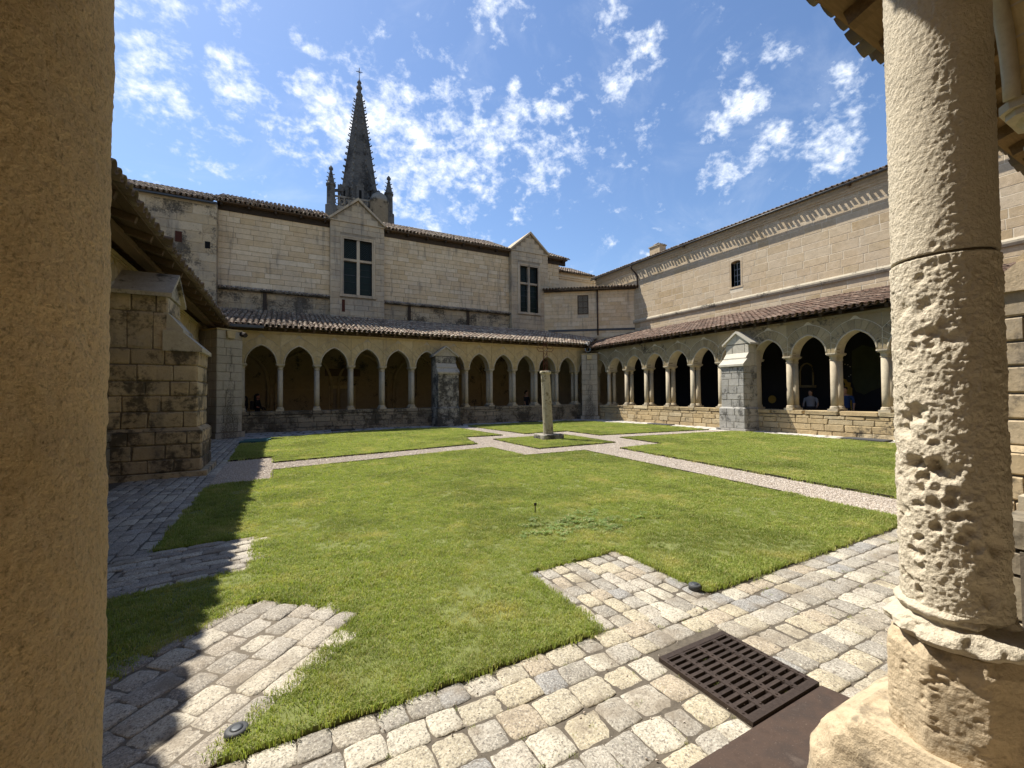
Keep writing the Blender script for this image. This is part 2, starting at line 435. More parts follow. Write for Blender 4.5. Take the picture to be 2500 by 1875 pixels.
class MB:
    def __init__(s):
        s.v = []
        s.f = []
    def add(s, vs, fs):
        k = len(s.v)
        s.v += [tuple(v) for v in vs]
        s.f += [tuple(i + k for i in f) for f in fs]
        return s
    def box(s, x0, x1, y0, y1, z0, z1, m=None):
        vs = [Vector(p) for p in ((x0, y0, z0), (x1, y0, z0), (x1, y1, z0), (x0, y1, z0), (x0, y0, z1), (x1, y0, z1), (x1, y1, z1), (x0, y1, z1))]
        if m is not None:
            vs = [m @ v for v in vs]
        return s.add(vs, [(3, 2, 1, 0), (4, 5, 6, 7), (0, 1, 5, 4), (1, 2, 6, 5), (2, 3, 7, 6), (3, 0, 4, 7)])
    def prism(s, poly, y0, y1):          # poly in (x,z), counter-clockwise seen from -y
        n = len(poly)
        vs = [(p[0], y0, p[1]) for p in poly] + [(p[0], y1, p[1]) for p in poly]
        fs = [tuple(range(n)), tuple(range(2 * n - 1, n - 1, -1))]
        fs += [((i + 1) % n, i, i + n, (i + 1) % n + n) for i in range(n)]
        return s.add(vs, fs)
    def slab(s, poly, z0, z1):           # poly in (x,y) ccw from above
        n = len(poly)
        vs = [(p[0], p[1], z0) for p in poly] + [(p[0], p[1], z1) for p in poly]
        fs = [tuple(range(n - 1, -1, -1)), tuple(range(n, 2 * n))]
        fs += [(i, (i + 1) % n, (i + 1) % n + n, i + n) for i in range(n)]
        return s.add(vs, fs)
    def lathe(s, prof, seg=16, c=(0, 0), sx=1, sy=1, ph=0.):
        k = len(s.v)
        n = len(prof)
        for (r, z) in prof:
            for i in range(seg):
                a = 2 * math.pi * (i + ph) / seg
                s.v.append((c[0] + r * math.cos(a) * sx, c[1] + r * math.sin(a) * sy, z))
        for j in range(n - 1):
            for i in range(seg):
                a = k + j * seg + i
                b = k + j * seg + (i + 1) % seg
                s.f.append((a, b, b + seg, a + seg))
        s.f.append(tuple(k + i for i in range(seg - 1, -1, -1)))
        s.f.append(tuple(k + (n - 1) * seg + i for i in range(seg)))
        return s
    def tube(s, pts, r, seg=6, closed=False):
        pts = [Vector(p) for p in pts]
        k = len(s.v)
        n = len(pts)
        up = Vector((0, 0, 1))
        for i, p in enumerate(pts):
            d = (pts[min(i + 1, n - 1)] - pts[max(i - 1, 0)]).normalized()
            a = d.cross(up)
            if a.length < .05:
                a = d.cross(Vector((0, 1, 0)))
            a.normalize()
            b = a.cross(d)
            rr = r[i] if isinstance(r, (list, tuple)) else r
            for j in range(seg):
                t = 2 * math.pi * j / seg
                s.v.append(tuple(p + a * (rr * math.cos(t)) + b * (rr * math.sin(t))))
        for i in range(n - 1):
            for j in range(seg):
                q = k + i * seg + j
                q2 = k + i * seg + (j + 1) % seg
                s.f.append((q, q + seg, q2 + seg, q2))
        s.f.append(tuple(k + j for j in range(seg)))
        s.f.append(tuple(k + (n - 1) * seg + j for j in range(seg - 1, -1, -1)))
        return s
    def build(s, name, mat, parent=None, smooth=False, label=None, kind=None):
        return link(name, to_mesh(name, s.v, s.f, mat, smooth), parent, None, label, kind)

# ---- templates for repeated pieces
TPL = {}
def tpl_block(key, bev, jit, seed, sub=0):
    rg = random.Random(seed)
    vs = []
    fs = []
    idx = {}
    for ix in (-1, 1):
        for iy in (-1, 1):
            for iz in (-1, 1):
                j = [rg.uniform(-jit, jit) for _ in range(3)]
                c = [ix * .5, iy * .5, iz * .5]
                for ax in range(3):
                    p = list(c)
                    for a in range(3):
                        if a != ax:
                            p[a] -= math.copysign(bev[a], c[a])
                    p = [p[a] + j[a] for a in range(3)]
                    idx[(ix, iy, iz, ax)] = len(vs)
                    vs.append(p)
    sg = (-1, 1)
    for ax in range(3):
        a1, a2 = [a for a in range(3) if a != ax]
        for s_ in sg:
            loop = []
            for (p, q) in ((-1, -1), (1, -1), (1, 1), (-1, 1)):
                k = [0, 0, 0]
                k[ax] = s_
                k[a1] = p
                k[a2] = q
                loop.append(idx[(*k, ax)])
            flip = (s_ > 0) == (ax == 1)
            fs.append(tuple(loop[::-1] if flip else loop))
    for ax in range(3):
        a1, a2 = [a for a in range(3) if a != ax]
        for p in sg:
            for q in sg:
                def K(e, face):
                    k = [0, 0, 0]
                    k[ax] = e
                    k[a1] = p
                    k[a2] = q
                    return idx[(*k, face)]
                fs.append((K(-1, a1), K(1, a1), K(1, a2), K(-1, a2)))
    for ix in sg:
        for iy in sg:
            for iz in sg:
                fs.append((idx[(ix, iy, iz, 0)], idx[(ix, iy, iz, 1)], idx[(ix, iy, iz, 2)]))
    # consistent outward faces (convex shape)
    out = []
    V = [Vector(v) for v in vs]
    for f in fs:
        c = sum((V[i] for i in f), Vector()) / len(f)
        n = (V[f[1]] - V[f[0]]).cross(V[f[2]] - V[f[0]])
        out.append(f if n.dot(c) > 0 else tuple(reversed(f)))
    TPL[key] = (np.array(vs), out)
for i in range(4):
    tpl_block(f'ash{i}', (.018, .10, .03), .008, i)
for i in range(4):
    tpl_block(f'rough{i}', (.035, .16, .07), .028, 10 + i)

def tpl_sett(key, seed):
    rg = random.Random(seed)
    n = 5
    vs = []
    fs = []
    ox = [rg.uniform(-.05, .05) for _ in range(8)]
    for j in range(n + 1):
        for i in range(n + 1):
            u = (i / n - .5) * 2
            v = (j / n - .5) * 2
            e = max(abs(u), abs(v))
            rr = 1.0
            if abs(u) > .9 and abs(v) > .9:
                rr = .94
            x = u * .5 * rr + (ox[0] * v + ox[1] * v * v) * .5 + rg.uniform(-.026, .026)
            y = v * .5 * rr + (ox[2] * u + ox[3] * u * u) * .5 + rg.uniform(-.018, .018)
            z = .0 - .22 * e ** 6 + rg.uniform(-.09, .09)
            if e > .99:
                z -= .22
            vs.append((x, y, z))
    W_ = n + 1
    for j in range(n):
        for i in range(n):
            a = j * W_ + i
            fs.append((a, a + 1, a + W_ + 1, a + W_))
    ring = [i for i in range(W_)] + [(j + 1) * W_ - 1 for j in range(1, W_)] + [n * W_ + i for i in range(n - 1, -1, -1)] + [j * W_ for j in range(n - 1, 0, -1)]
    k = len(vs)
    for q in ring:
        vs.append((vs[q][0] * 1.03, vs[q][1] * 1.03, -1.))
    m = len(ring)
    for i in range(m):
        fs.append((ring[(i + 1) % m], ring[i], k + i, k + (i + 1) % m))
    TPL[key] = (np.array(vs), fs)
for i in range(8):
    tpl_sett(f'sett{i}', 50 + i)

def tpl_tile(key, seg, L, r0_, r1_, th, inv=False, arc=1.):
    vs = []
    fs = []
    for (y, r) in ((0, r0_), (L, r1_)):
        for rr in (r, r - th):
            for i in range(seg + 1):
                a = math.pi * (.5 + arc * .5 - arc * i / seg)
                z = rr * math.sin(a)
                vs.append((rr * math.cos(a), y, -z if inv else z))
    n = seg + 1
    for i in range(seg):
        o0, i0, o1, i1 = i, n + i, 2 * n + i, 3 * n + i
        q = [(o0, o0 + 1, o1 + 1, o1), (i0 + 1, i0, i1, i1 + 1), (o0 + 1, o0, i0, i0 + 1), (o1, o1 + 1, i1 + 1, i1)]
        fs += [tuple(reversed(f)) for f in q] if inv else q
    fs += [(0, 2 * n, 3 * n, n), (n - 1, 2 * n - 1, 4 * n - 1, 3 * n - 1)]
    TPL[key] = (np.array(vs), fs)
tpl_tile('cover', 6, .46, .098, .078, .016)
tpl_tile('channel', 5, .46, .088, .098, .014, True, .9)

MESH = {}
def tmesh(key, mat, smooth=False):
    k = (key, mat.name, smooth)
    if k not in MESH:
        v, f = TPL[key]
        MESH[k] = to_mesh(key, v, f, mat, smooth)
    return MESH[k]

def emit(parent, name, items, mat, nmax=300, smooth=False, label=None):
    """items: (template, local matrix, size); the nmax that show largest become parts, the rest one joined part"""
    P = wm(parent)
    sc = []
    for it in items:
        p = P @ it[1].translation
        sc.append(it[2] / max(.3, (p - CAM).length))
    order = sorted(range(len(items)), key=lambda i: -sc[i])
    for i in order[:nmax]:
        link(name, tmesh(items[i][0], mat, smooth), parent, items[i][1])
    rest = order[nmax:]
    if rest:
        vs = []
        fs = []
        k = 0
        for i in rest:
            v, f = TPL[items[i][0]]
            m = np.array(items[i][1])
            vs.append(v @ m[:3, :3].T + m[:3, 3])
            fs += [tuple(a + k for a in q) for q in f]
            k += len(v)
        me = to_mesh(name + 's_joined', np.concatenate(vs).tolist(), fs, mat, smooth)
        link(name + '_field', me, parent, None, None, 'stuff')

def TRS(x, y, z, sx, sy, sz, rz=0., rx=0.):
    m = Matrix.Translation((x, y, z)) @ Matrix.Rotation(rz, 4, 'Z')
    if rx:
        m = m @ Matrix.Rotation(rx, 4, 'X')
    return m @ Matrix.Diagonal((sx, sy, sz, 1))

def ashlar(items, x0, x1, zs, lmin, lmax, M0=None, holes=(), gap=.012, depth=.12, proud=.006, tp='ash', rg=random):
    """courses of blocks on a face: local x along, z up, face towards -y at y=0"""
    M0 = M0 or Matrix.Identity(4)
    for (z0, z1) in zip(zs[:-1], zs[1:]):
        iv = [(x0, x1)]
        for h in holes:
            if h[2] < z1 - .02 and h[3] > z0 + .02:
                nv = []
                for (a, b) in iv:
                    if h[1] <= a or h[0] >= b:
                        nv.append((a, b))
                    else:
                        if h[0] > a: nv.append((a, h[0]))
                        if h[1] < b: nv.append((h[1], b))
                iv = nv
        for (a, b) in iv:
            if b - a < .04:
                continue
            x = a
            while x < b - .001:
                l = rg.uniform(lmin, lmax)
                if x == a:
                    l *= rg.uniform(.5, 1.)
                if b - (x + l) < lmin * .45:
                    l = b - x
                sx = l - gap
                if sx > .01:
                    m = M0 @ TRS(x + l / 2, depth / 2 - rg.uniform(0, proud), (z0 + z1) / 2, sx, depth, z1 - z0 - gap)
                    items.append((f'{tp}{rg.randrange(4)}', m, math.sqrt(sx * (z1 - z0))))
                x += l

def courses(z0, z1, h, jit=.12, rg=random):
    n = max(1, round((z1 - z0) / h))
    zs = [z0 + (z1 - z0) * i / n for i in range(n + 1)]
    for i in range(1, n):
        zs[i] += rg.uniform(-jit, jit) * h
    return zs

def clip_half(poly, ax, lim, keep_less):
    out = []
    n = len(poly)
    for i in range(n):
        a, b = poly[i], poly[(i + 1) % n]
        ia = (a[ax] <= lim) if keep_less else (a[ax] >= lim)
        ib = (b[ax] <= lim) if keep_less else (b[ax] >= lim)
        if ia:
            out.append(a)
        if ia != ib:
            t = (lim - a[ax]) / (b[ax] - a[ax])
            out.append(tuple(a[k] + (b[k] - a[k]) * t for k in range(2)))
    return out

def shrink(poly, d):
    cx = sum(p[0] for p in poly) / len(poly)
    cz = sum(p[1] for p in poly) / len(poly)
    out = []
    for p in poly:
        l = math.hypot(p[0] - cx, p[1] - cz)
        k = max(.5, (l - d) / l) if l > 1e-6 else 1
        out.append((cx + (p[0] - cx) * k, cz + (p[1] - cz) * k))
    return out

# ------------------------------------------------------------------ ground
def poly_obj(name, poly, z, mat, kind='structure', th=.05, label=None):
    o = MB().slab(poly, z - th, z).build(name, mat)
    tag(o, label, None, None, kind)
    return o

gm = plain_mat('bare_earth', (.14, .12, .085), 1, var=.4, scale=3, bump=.3)
g = MB().add([(-900, -900, 0), (900, -900, 0), (900, 900, 0), (-900, 900, 0)], [(0, 1, 2, 3)]).build('ground', gm)
g.location.z = -.14
tag(g, 'bare earth ground reaching to the horizon', None, None, 'structure')

LAWN_Z = .015
S_LAWN = [(-.25, 2.32), (1.9, 2.32), (1.92, 3.38), (3.04, 3.40), (3.06, 2.34), (6.93, 2.36), (7.05, 4.02), (7.5, 9.62), (5.55, 9.68), (5.53, 11.66), (-.18, 10.65),
          (-.17, 9.6), (-1.2, 9.35), (-1.17, 5.75), (-.26, 5.78), (-.28, 4.67), (-1.22, 4.52), (-1.2, 3.5), (-.9, 3.25), (-.25, 3.96), (-.12, 3.97), (.54, 3.31)]
NW_LAWN = [(-1.17, 12.73), (-.18, 13.0), (-.2, 11.89), (5.54, 12.75), (6.0, 15.05), (7.59, 14.93), (7.35, 19.2), (7.1, 20.0), (5, 20.35), (2.7, 20.1), (-.2, 18.9), (-1.26, 18.25)]
NE_LAWN = [(8.35, 19.0), (8.65, 14.92), (10.77, 15.03), (10.72, 12.86), (16.2, 12.21), (16.4, 15.5), (15.6, 19.6), (14.5, 20.6), (9.0, 20.6), (8.3, 20.2)]
SE_LAWN = [(8.08, 2.37), (8.08, 2.96), (8.69, 9.51), (10.55, 9.63), (10.8, 11.81), (16.35, 11.2), (16.37, 6), (16.4, 2.37)]
PLOT = [(6.61, 10.67), (9.58, 10.71), (9.72, 13.79), (6.63, 13.74)]
LAWNS = [('near lawn', S_LAWN), ('north-west', NW_LAWN), ('north-east', NE_LAWN), ('east', SE_LAWN), ('plot', PLOT)]
LAWN_LB = ['large near grass lawn notched by cobbled tongues', 'grass lawn in front of the shaded arcade left of the north gravel path',
           'grass lawn in the far corner behind the cross pillar', 'grass lawn beyond the gravel path beside the sunlit parapet', 'small square grass plot around the pillar with the iron cross']
# base slab of the court
poly_obj('courtyard_bed', [(-3.2, .2), (18.6, .2), (18.6, 23), (-3.2, 23)], -.015, M['bed'], label='sandy bed under the paving of the courtyard')
poly_obj('gravel_path', [(-1.2, 9.5), (-.1, 9.6), (5.5, 9.5), (6.8, 2.3), (8.3, 2.3), (9.0, 9.4), (10.8, 9.5), (16.5, 11.0), (16.5, 12.4), (10.9, 15.2), (9.0, 15.2), (8.6, 20.4), (7.0, 20.4), (7.2, 15.2), (5.3, 15.2), (5.3, 12.9), (-1.2, 13.1)], -.004, M['gravel'], th=.02,
         label='pale gravel path crossing the court and ringing the square plot')
def inside(poly, X, Y):
    c = np.zeros(len(X), bool)
    n = len(poly)
    for i in range(n):
        (x0, y0), (x1, y1) = poly[i], poly[(i + 1) % n]
        with np.errstate(divide='ignore', invalid='ignore'):
            t = ((y0 > Y) != (y1 > Y)) & (X < (x1 - x0) * (Y - y0) / (y1 - y0 + 1e-12) + x0)
        c ^= t
    return c

def lawn_z(x, y):          # turf crowns a little
    return LAWN_Z + .012 * np.sin(x * 1.3) * np.sin(y * 1.1 + 1)

for (nm, poly), lb in zip(LAWNS, LAWN_LB):
    tri = MB().slab(poly, -.03, LAWN_Z)
    o = tri.build('lawn_soil', M['soil'])
    tag(o, 'turf base of the ' + lb, None, None, 'structure')

# grass and gravel scatter (uncountable): points carrying instanced blades
def tuft(seed, n, rad, hmin, hmax, wd):
    rg = random.Random(seed)
    b = MB()
    for i in range(n):
        a = rg.uniform(0, 6.283)
        q = rad * math.sqrt(rg.random())
        x, y = q * math.cos(a), q * math.sin(a)
        h = rg.uniform(hmin, hmax)
        t = rg.uniform(0, 6.283)
        lean = rg.uniform(.15, .95) * h
        dx, dy = math.cos(t), math.sin(t)
        px, py = -dy * wd / 2, dx * wd / 2
        m = (x + dx * lean * .35, y + dy * lean * .35, h * .62)
        e = (x + dx * lean, y + dy * lean, h * rg.uniform(.75, 1.))
        k = len(b.v)
        b.v += [(x - px, y - py, -.01), (x + px, y + py, -.01), (m[0] + px * .85, m[1] + py * .85, m[2]), (m[0] - px * .85, m[1] - py * .85, m[2]), e]
        b.f += [(k, k + 1, k + 2, k + 3), (k + 3, k + 2, k + 4)]
    return b
def proto(name, mb, mat):
    return bpy.data.objects.new(name, to_mesh(name, mb.v, mb.f, mat))
tufts = [proto('grass_tuft', tuft(i, 18, .042, .012, .032, .0036), M['grass']) for i in range(4)]
far_tufts = [proto('grass_tuft_far', tuft(20 + i, 16, .06, .018, .038, .007), M['grass']) for i in range(4)]
def clover():
    b = MB()
    rg = random.Random(3)
    for i in range(9):
        x, y = rg.uniform(-.05, .05), rg.uniform(-.05, .05)
        z = rg.uniform(.018, .032)
        for q in range(3):
            a = q * 2.09 + rg.uniform(0, .5)
            c = (x + .012 * math.cos(a), y + .012 * math.sin(a))
            k = len(b.v)
            b.v += [(c[0] + .011 * math.cos(t), c[1] + .011 * math.sin(t), z + .004 * math.cos(t * 2)) for t in (0, 1.05, 2.1, 3.14, 4.19, 5.24)]
            b.f.append(tuple(range(k, k + 6)))
    return b
clover_o = proto('clover_tuft', clover(), M['clover'])
def pebble(seed):
    rg = random.Random(seed)
    v, f = [], []
    phi = (1 + 5 ** .5) / 2
    base = [(-1, phi, 0), (1, phi, 0), (-1, -phi, 0), (1, -phi, 0), (0, -1, phi), (0, 1, phi), (0, -1, -phi), (0, 1, -phi), (phi, 0, -1), (phi, 0, 1), (-phi, 0, -1), (-phi, 0, 1)]
    for p in base:
        k = rg.uniform(.75, 1.1) * .0052
        v.append((p[0] * k, p[1] * k, p[2] * k * .7))
    f = [(0, 11, 5), (0, 5, 1), (0, 1, 7), (0, 7, 10), (0, 10, 11), (1, 5, 9), (5, 11, 4), (11, 10, 2), (10, 7, 6), (7, 1, 8), (3, 9, 4), (3, 4, 2), (3, 2, 6), (3, 6, 8), (3, 8, 9), (4, 9, 5), (2, 4, 11), (6, 2, 10), (8, 6, 7), (9, 8, 1)]
    b = MB()
    b.v, b.f = v, f
    return b
pebbles = [proto('pebble', pebble(i), M['gravel']) for i in range(3)]

def scatter(name, pts, scl, protos, label, tilt=.0):
    me = bpy.data.meshes.new(name)
    me.from_pydata([tuple(p) for p in pts], [], [])
    at = me.attributes.new('sc', 'FLOAT', 'POINT')
    at.data.foreach_set('value', np.asarray(scl, np.float32))
    o = bpy.data.objects.new(name, me)
    C.objects.link(o)
    tag(o, label, 'grass' if 'grass' in name or 'clover' in name else 'gravel', None, 'stuff')
    ng = bpy.data.node_groups.new(name + '_scatter', 'GeometryNodeTree')
    ng.interface.new_socket('Geometry', in_out='INPUT', socket_type='NodeSocketGeometry')
    ng.interface.new_socket('Geometry', in_out='OUTPUT', socket_type='NodeSocketGeometry')
    t = NT(ng)
    gi = t.new('NodeGroupInput')
    go = t.new('NodeGroupOutput')
    jn = t.new('GeometryNodeGeometryToInstance')
    for p in reversed(protos):
        oi = t.new('GeometryNodeObjectInfo', {'Object': p, 'As Instance': True})
        t.l.new(oi.outputs['Geometry'], jn.inputs[0])
    rr = t.new('FunctionNodeRandomValue', data_type='FLOAT_VECTOR')
    rr.inputs[0].default_value = (-tilt, -tilt, 0)
    rr.inputs[1].default_value = (tilt, tilt, 6.283)
    na = t.new('GeometryNodeInputNamedAttribute', data_type='FLOAT')
    na.inputs[0].default_value = 'sc'
    ri = t.new('FunctionNodeRandomValue', data_type='INT')
    ri.inputs[4].default_value = 0
    ri.inputs[5].default_value = len(protos) - 1
    ip = t.new('GeometryNodeInstanceOnPoints', {'Points': gi.outputs[0], 'Instance': jn.outputs[0], 'Pick Instance': True})
    t.l.new(ri.outputs[2], ip.inputs['Instance Index'])
    t.l.new(rr.outputs[0], ip.inputs['Rotation'])
    t.l.new(na.outputs[0], ip.inputs['Scale'])
    t.l.new(ip.outputs[0], go.inputs[0])
    md = o.modifiers.new('scatter', 'NODES')
    md.node_group = ng
    return o

def sample(poly, dens_fn, dmax):
    xs = [p[0] for p in poly]
    ys = [p[1] for p in poly]
    A = (max(xs) - min(xs)) * (max(ys) - min(ys))
    n = int(A * dmax)
    X = np.random.uniform(min(xs), max(xs), n)
    Y = np.random.uniform(min(ys), max(ys), n)
    k = inside(poly, X, Y)
    X, Y = X[k], Y[k]
    D = dens_fn(X, Y)
    k = np.random.rand(len(X)) < D / dmax
    return X[k], Y[k]
def vis(X, Y):          # nothing is planted where the two columns' backs hide it, or behind the camera
    b = np.degrees(np.arctan2(X, Y))
    return (b > -26) & (b < 84)
def patchy(X, Y):
    return np.sin(1.7 * X + np.sin(2.3 * Y) + .4) * np.sin(1.9 * Y + 1.1 * np.sin(1.3 * X)) + .6 * np.sin(5.3 * X + 2 * np.sin(3.1 * Y)) * np.sin(4.7 * Y + 1.5 * np.sin(4.1 * X))
def thin(X, Y):
    return np.clip(1.15 - 1.6 * np.clip(np.sin(2.9 * X + 1.3 * np.sin(1.7 * Y) + 2) * np.sin(3.3 * Y + 1.2 * np.sin(2.1 * X)) + .5 * np.sin(9.1 * X + 1.) * np.sin(8.3 * Y + np.sin(5 * X)) - .55, 0, 1), .3, 1)
near_d = lambda X, Y: thin(X, Y) * np.where(vis(X, Y), np.interp(np.hypot(X, Y), [2, 4.5, 7, 9], [1700, 1300, 500, 0]), 0)
far_d = lambda X, Y: thin(X, Y) * np.where(vis(X, Y), np.interp(np.hypot(X, Y), [4, 7, 9, 14, 24], [0, 380, 620, 420, 260]), 0)
for (nm, poly), lb in zip(LAWNS, LAWN_LB):
    if nm == 'near lawn':
        X, Y = sample(poly, near_d, 1700)
        scatter('lawn_grass', np.stack([X, Y, np.full(len(X), LAWN_Z)], 1), np.random.uniform(.65, 1.25, len(X)) * np.interp(np.hypot(X, Y), [2, 8], [.95, 1.15]) * (1 + .28 * patchy(X, Y)), tufts, 'short green blades in the near part of the large near lawn', .12)
    X, Y = sample(poly, far_d, 620)
    scatter('lawn_grass', np.stack([X, Y, np.full(len(X), LAWN_Z)], 1), np.random.uniform(.7, 1.25, len(X)) * np.interp(np.hypot(X, Y), [6, 20], [.9, 1.25]) * (1 + .22 * patchy(X, Y)), far_tufts, ('blades of the ' if nm != 'near lawn' else 'far blades of the ') + lb, .12)
# ragged fringe that leans over the paving edges
FX, FY = [], []
for (a, b) in (((-.25, 2.34), (1.9, 2.33)), ((3.06, 2.35), (6.9, 2.37)), ((1.9, 2.35), (1.92, 3.37)), ((3.04, 3.4), (3.06, 2.36)), ((1.92, 3.4), (3.04, 3.42)), ((-.12, 3.97), (.52, 3.35)), ((.5, 3.3), (-.25, 2.36)), ((-.9, 3.27), (-.25, 3.97)), ((-.28, 4.66), (-1.22, 4.52)), ((-1.2, 5.76), (-.26, 5.8))):
    L = math.hypot(b[0] - a[0], b[1] - a[1])
    n = int(L * 110)
    tt = np.random.rand(n)
    FX += list(a[0] + (b[0] - a[0]) * tt + np.random.normal(0, .024, n))
    FY += list(a[1] + (b[1] - a[1]) * tt + np.random.normal(0, .024, n))
scatter('grass_fringe', np.stack([FX, FY, np.full(len(FX), .012)], 1), np.random.uniform(.6, 1.15, len(FX)), tufts, 'ragged grass fringe along the edges of the cobbles', .3)
cx = np.random.normal(3.35, .45, 80)
cy = np.random.normal(4.25, .2, 80)
k = inside(S_LAWN, cx, cy)
scatter('clover_patch', np.stack([cx[k], cy[k], np.full(k.sum(), LAWN_Z)], 1), np.random.uniform(.6, 1.2, k.sum()), [clover_o], 'patch of broad leaved clover in the near lawn', .15)
GP = [[(5.5, 9.5), (6.9, 2.3), (8.2, 2.3), (8.8, 9.4), (10.7, 9.6), (10.7, 14.9), (5.5, 14.9)], [(-1.2, 9.5), (-.1, 9.6), (-.1, 10.7), (5.6, 11.7), (5.6, 12.8), (-.1, 11.9), (-.1, 12.9), (-1.2, 12.8)], [(10.7, 11.8), (16.3, 11.2), (16.3, 12.2), (10.7, 12.9)], [(7.5, 15), (8.6, 15), (8.4, 19.5), (7.3, 19.5)]]
PX, PY = [], []
for p in GP:
    X, Y = sample(p, lambda X, Y: np.interp(np.hypot(X, Y), [6, 20], [2600, 900]), 2600)
    keep = np.ones(len(X), bool)
    for nm, q in LAWNS:
        keep &= ~inside(q, X, Y)
    PX += list(X[keep])
    PY += list(Y[keep])
scatter('gravel', np.stack([PX, PY, np.full(len(PX), .0)], 1), np.random.uniform(.7, 1.5, len(PX)), pebbles, 'loose pale gravel strewn over the crossing paths', 1.)

wx = np.random.uniform(-.4, 7, 260)
wy = np.random.uniform(1.3, 2.3, 260)
scatter('joint_grass', np.stack([wx, wy, np.full(260, -.012)], 1), np.random.uniform(.25, .6, 260), tufts, 'stray grass sprouting in the joints of the near cobbles', .3)
wx = np.random.uniform(-.4, 7, 900)
wy = np.random.uniform(1.2, 2.35, 900)
scatter('loose_grit', np.stack([wx, wy, np.full(900, -.004)], 1), np.random.uniform(.25, .7, 900), pebbles, 'loose grit scattered over the near cobbles', 1.)
# steel edging of the lawns
def edging(poly, segs, label):
    b = MB()
    for (i, j) in segs:
        a = Vector((*poly[i], 0))
        c = Vector((*poly[j % len(poly)], 0))
        d = (c - a).normalized()
        n = Vector((d.y, -d.x, 0)) * .012          # outwards for ccw polygons
        for s_ in (0,):
            p = [a - d * .006, c + d * .006, c + d * .006 + n, a - d * .006 + n]
            b.slab([(q.x, q.y) for q in p], -.03, LAWN_Z + .022)
    tag(b.build('lawn_edging', M['steel']), label, 'edging', 'steel edging of the lawns')
edging(S_LAWN, [(6, 7), (7, 8), (8, 9), (9, 10), (10, 11)], 'dark steel strip edging the large near lawn along the gravel')
edging(NW_LAWN, [(0, 1), (1, 2), (2, 3), (3, 4), (4, 5), (5, 6)], 'dark steel strip edging the lawn below the shaded arcade')
edging(NE_LAWN, [(0, 1), (1, 2), (2, 3), (3, 4)], 'dark steel strip edging the far corner lawn behind the pillar')
edging(SE_LAWN, [(1, 2), (2, 3), (3, 4), (4, 5)], 'dark steel strip edging the lawn beside the sunlit parapet')
edging(PLOT, [(0, 1), (1, 2), (2, 3), (3, 4)], 'dark steel strip around the small square plot of the pillar')

# ------------------------------------------------------------------ paving
def setts(parent, O, ux, vy, nrow, rowh, L, lmin, lmax, mat, nmax=300, mask=None, rg=random, z=.0, alt=None):
    items = []
    ux = Vector((ux[0], ux[1], 0)).normalized()
    vy = Vector((vy[0], vy[1], 0)).normalized()
    ang = math.atan2(ux.y, ux.x)
    y = 0
    for r_ in range(nrow):
        h = rowh * rg.uniform(.86, 1.14)
        x = -rg.uniform(0, lmax)
        while x < L:
            l = rg.uniform(lmin, lmax)
            c = Vector((O[0], O[1], 0)) + ux * (x + l / 2) + vy * (y + h / 2)
            l0 = l
            if alt and alt[2] - .02 < c.y < alt[3] + .02:
                wx0, wx1 = O[0] + x, O[0] + x + l
                if wx0 < alt[0] < wx1:
                    wx1 = alt[0] - .008
                elif wx0 < alt[1] < wx1:
                    wx0 = alt[1] + .008
                elif alt[0] <= wx0 and wx1 <= alt[1]:
                    x += l
                    continue
                l = wx1 - wx0
                c.x = (wx0 + wx1) / 2
                if l < .05:
                    x += l0
                    continue
            if (x + l > 0) and (mask is None or mask(c.x, c.y)):
                m = Matrix.Translation((c.x, c.y, z + rg.uniform(-.009, .006))) @ Matrix.Rotation(ang + rg.uniform(-.07, .07), 4, 'Z') @ Matrix.Rotation(rg.uniform(-.025, .025), 4, 'X') @ Matrix.Diagonal(((l - rg.uniform(.005, .014)), h - rg.uniform(.007, .019), .022, 1))
                items.append((f'sett{rg.randrange(8)}', m, l))
            x += l0
        y += h
    emit(parent, 'paving_stone', items, mat, nmax, True)
    return items
rg_p = random.Random(21)
poly_obj('diagonal_bed', [(-2.3, 1.7), (-.40, 2.28), (.47, 3.32), (-.22, 3.93), (-1.2, 3.0), (-2.3, 2.6)], .005, M['bed'], label='sandy bed under the diagonal cobbles')
poly_obj('strip_bed', [(-1.3, 4.56), (-.29, 4.68), (-.28, 5.76), (-1.3, 5.7)], .005, M['bed'], label='sandy bed under the cobbled strip')
def struct(name, label):
    o = bpy.data.objects.new(name, None)
    C.objects.link(o)
    tag(o, label, None, None, 'structure')
    return o
GR = (2.02, 2.62, 1.31, 1.90)       # the drain grate in the paving
PL_ = (.2, 2.62, .2, 1.31)
def south_mask(x, y):
    if PL_[0] < x < PL_[1] + .02 and y < 1.25:
        return False
    return y < 2.34
p1 = struct('cobbled_walk', 'cobbled walk of mixed granite setts in the near foreground')
setts(p1, (-.6, 2.31), (1, 0), (0, -1), 8, .180, 8.6, .14, .24, M['sett'], 300, south_mask, rg_p, 0., GR)
p2 = struct('cobbled_tongue', 'short cobbled tongue reaching into the near lawn beside the grate')
setts(p2, (1.92, 3.38), (0, -1), (1, 0), 8, .14, 1.07, .16, .23, M['sett'], 300, lambda x, y: y > 2.3, rg_p)
p3 = struct('diagonal_cobbles', 'diagonal cobbled tongue at the lower left of the lawn')
d1 = Vector((.7, .72, 0)).normalized()
d2 = Vector((.7, -.7, 0)).normalized()
dq = [(-.96, 3.25), (-.22, 4.02), (.58, 3.34), (-.32, 2.24), (-1.4, 1.8), (-1.9, 2.3)]
def dmask(x, y):
    return inside(dq, np.array([x]), np.array([y]))[0]
setts(p3, (-2.05, 2.25), d1, d2, 7, .175, 3.0, .19, .25, M['sett_w'], 300, dmask, rg_p, .02)
p4 = struct('cobbled_strip', 'cobbled strip of long setts joining the left walk to the lawn')
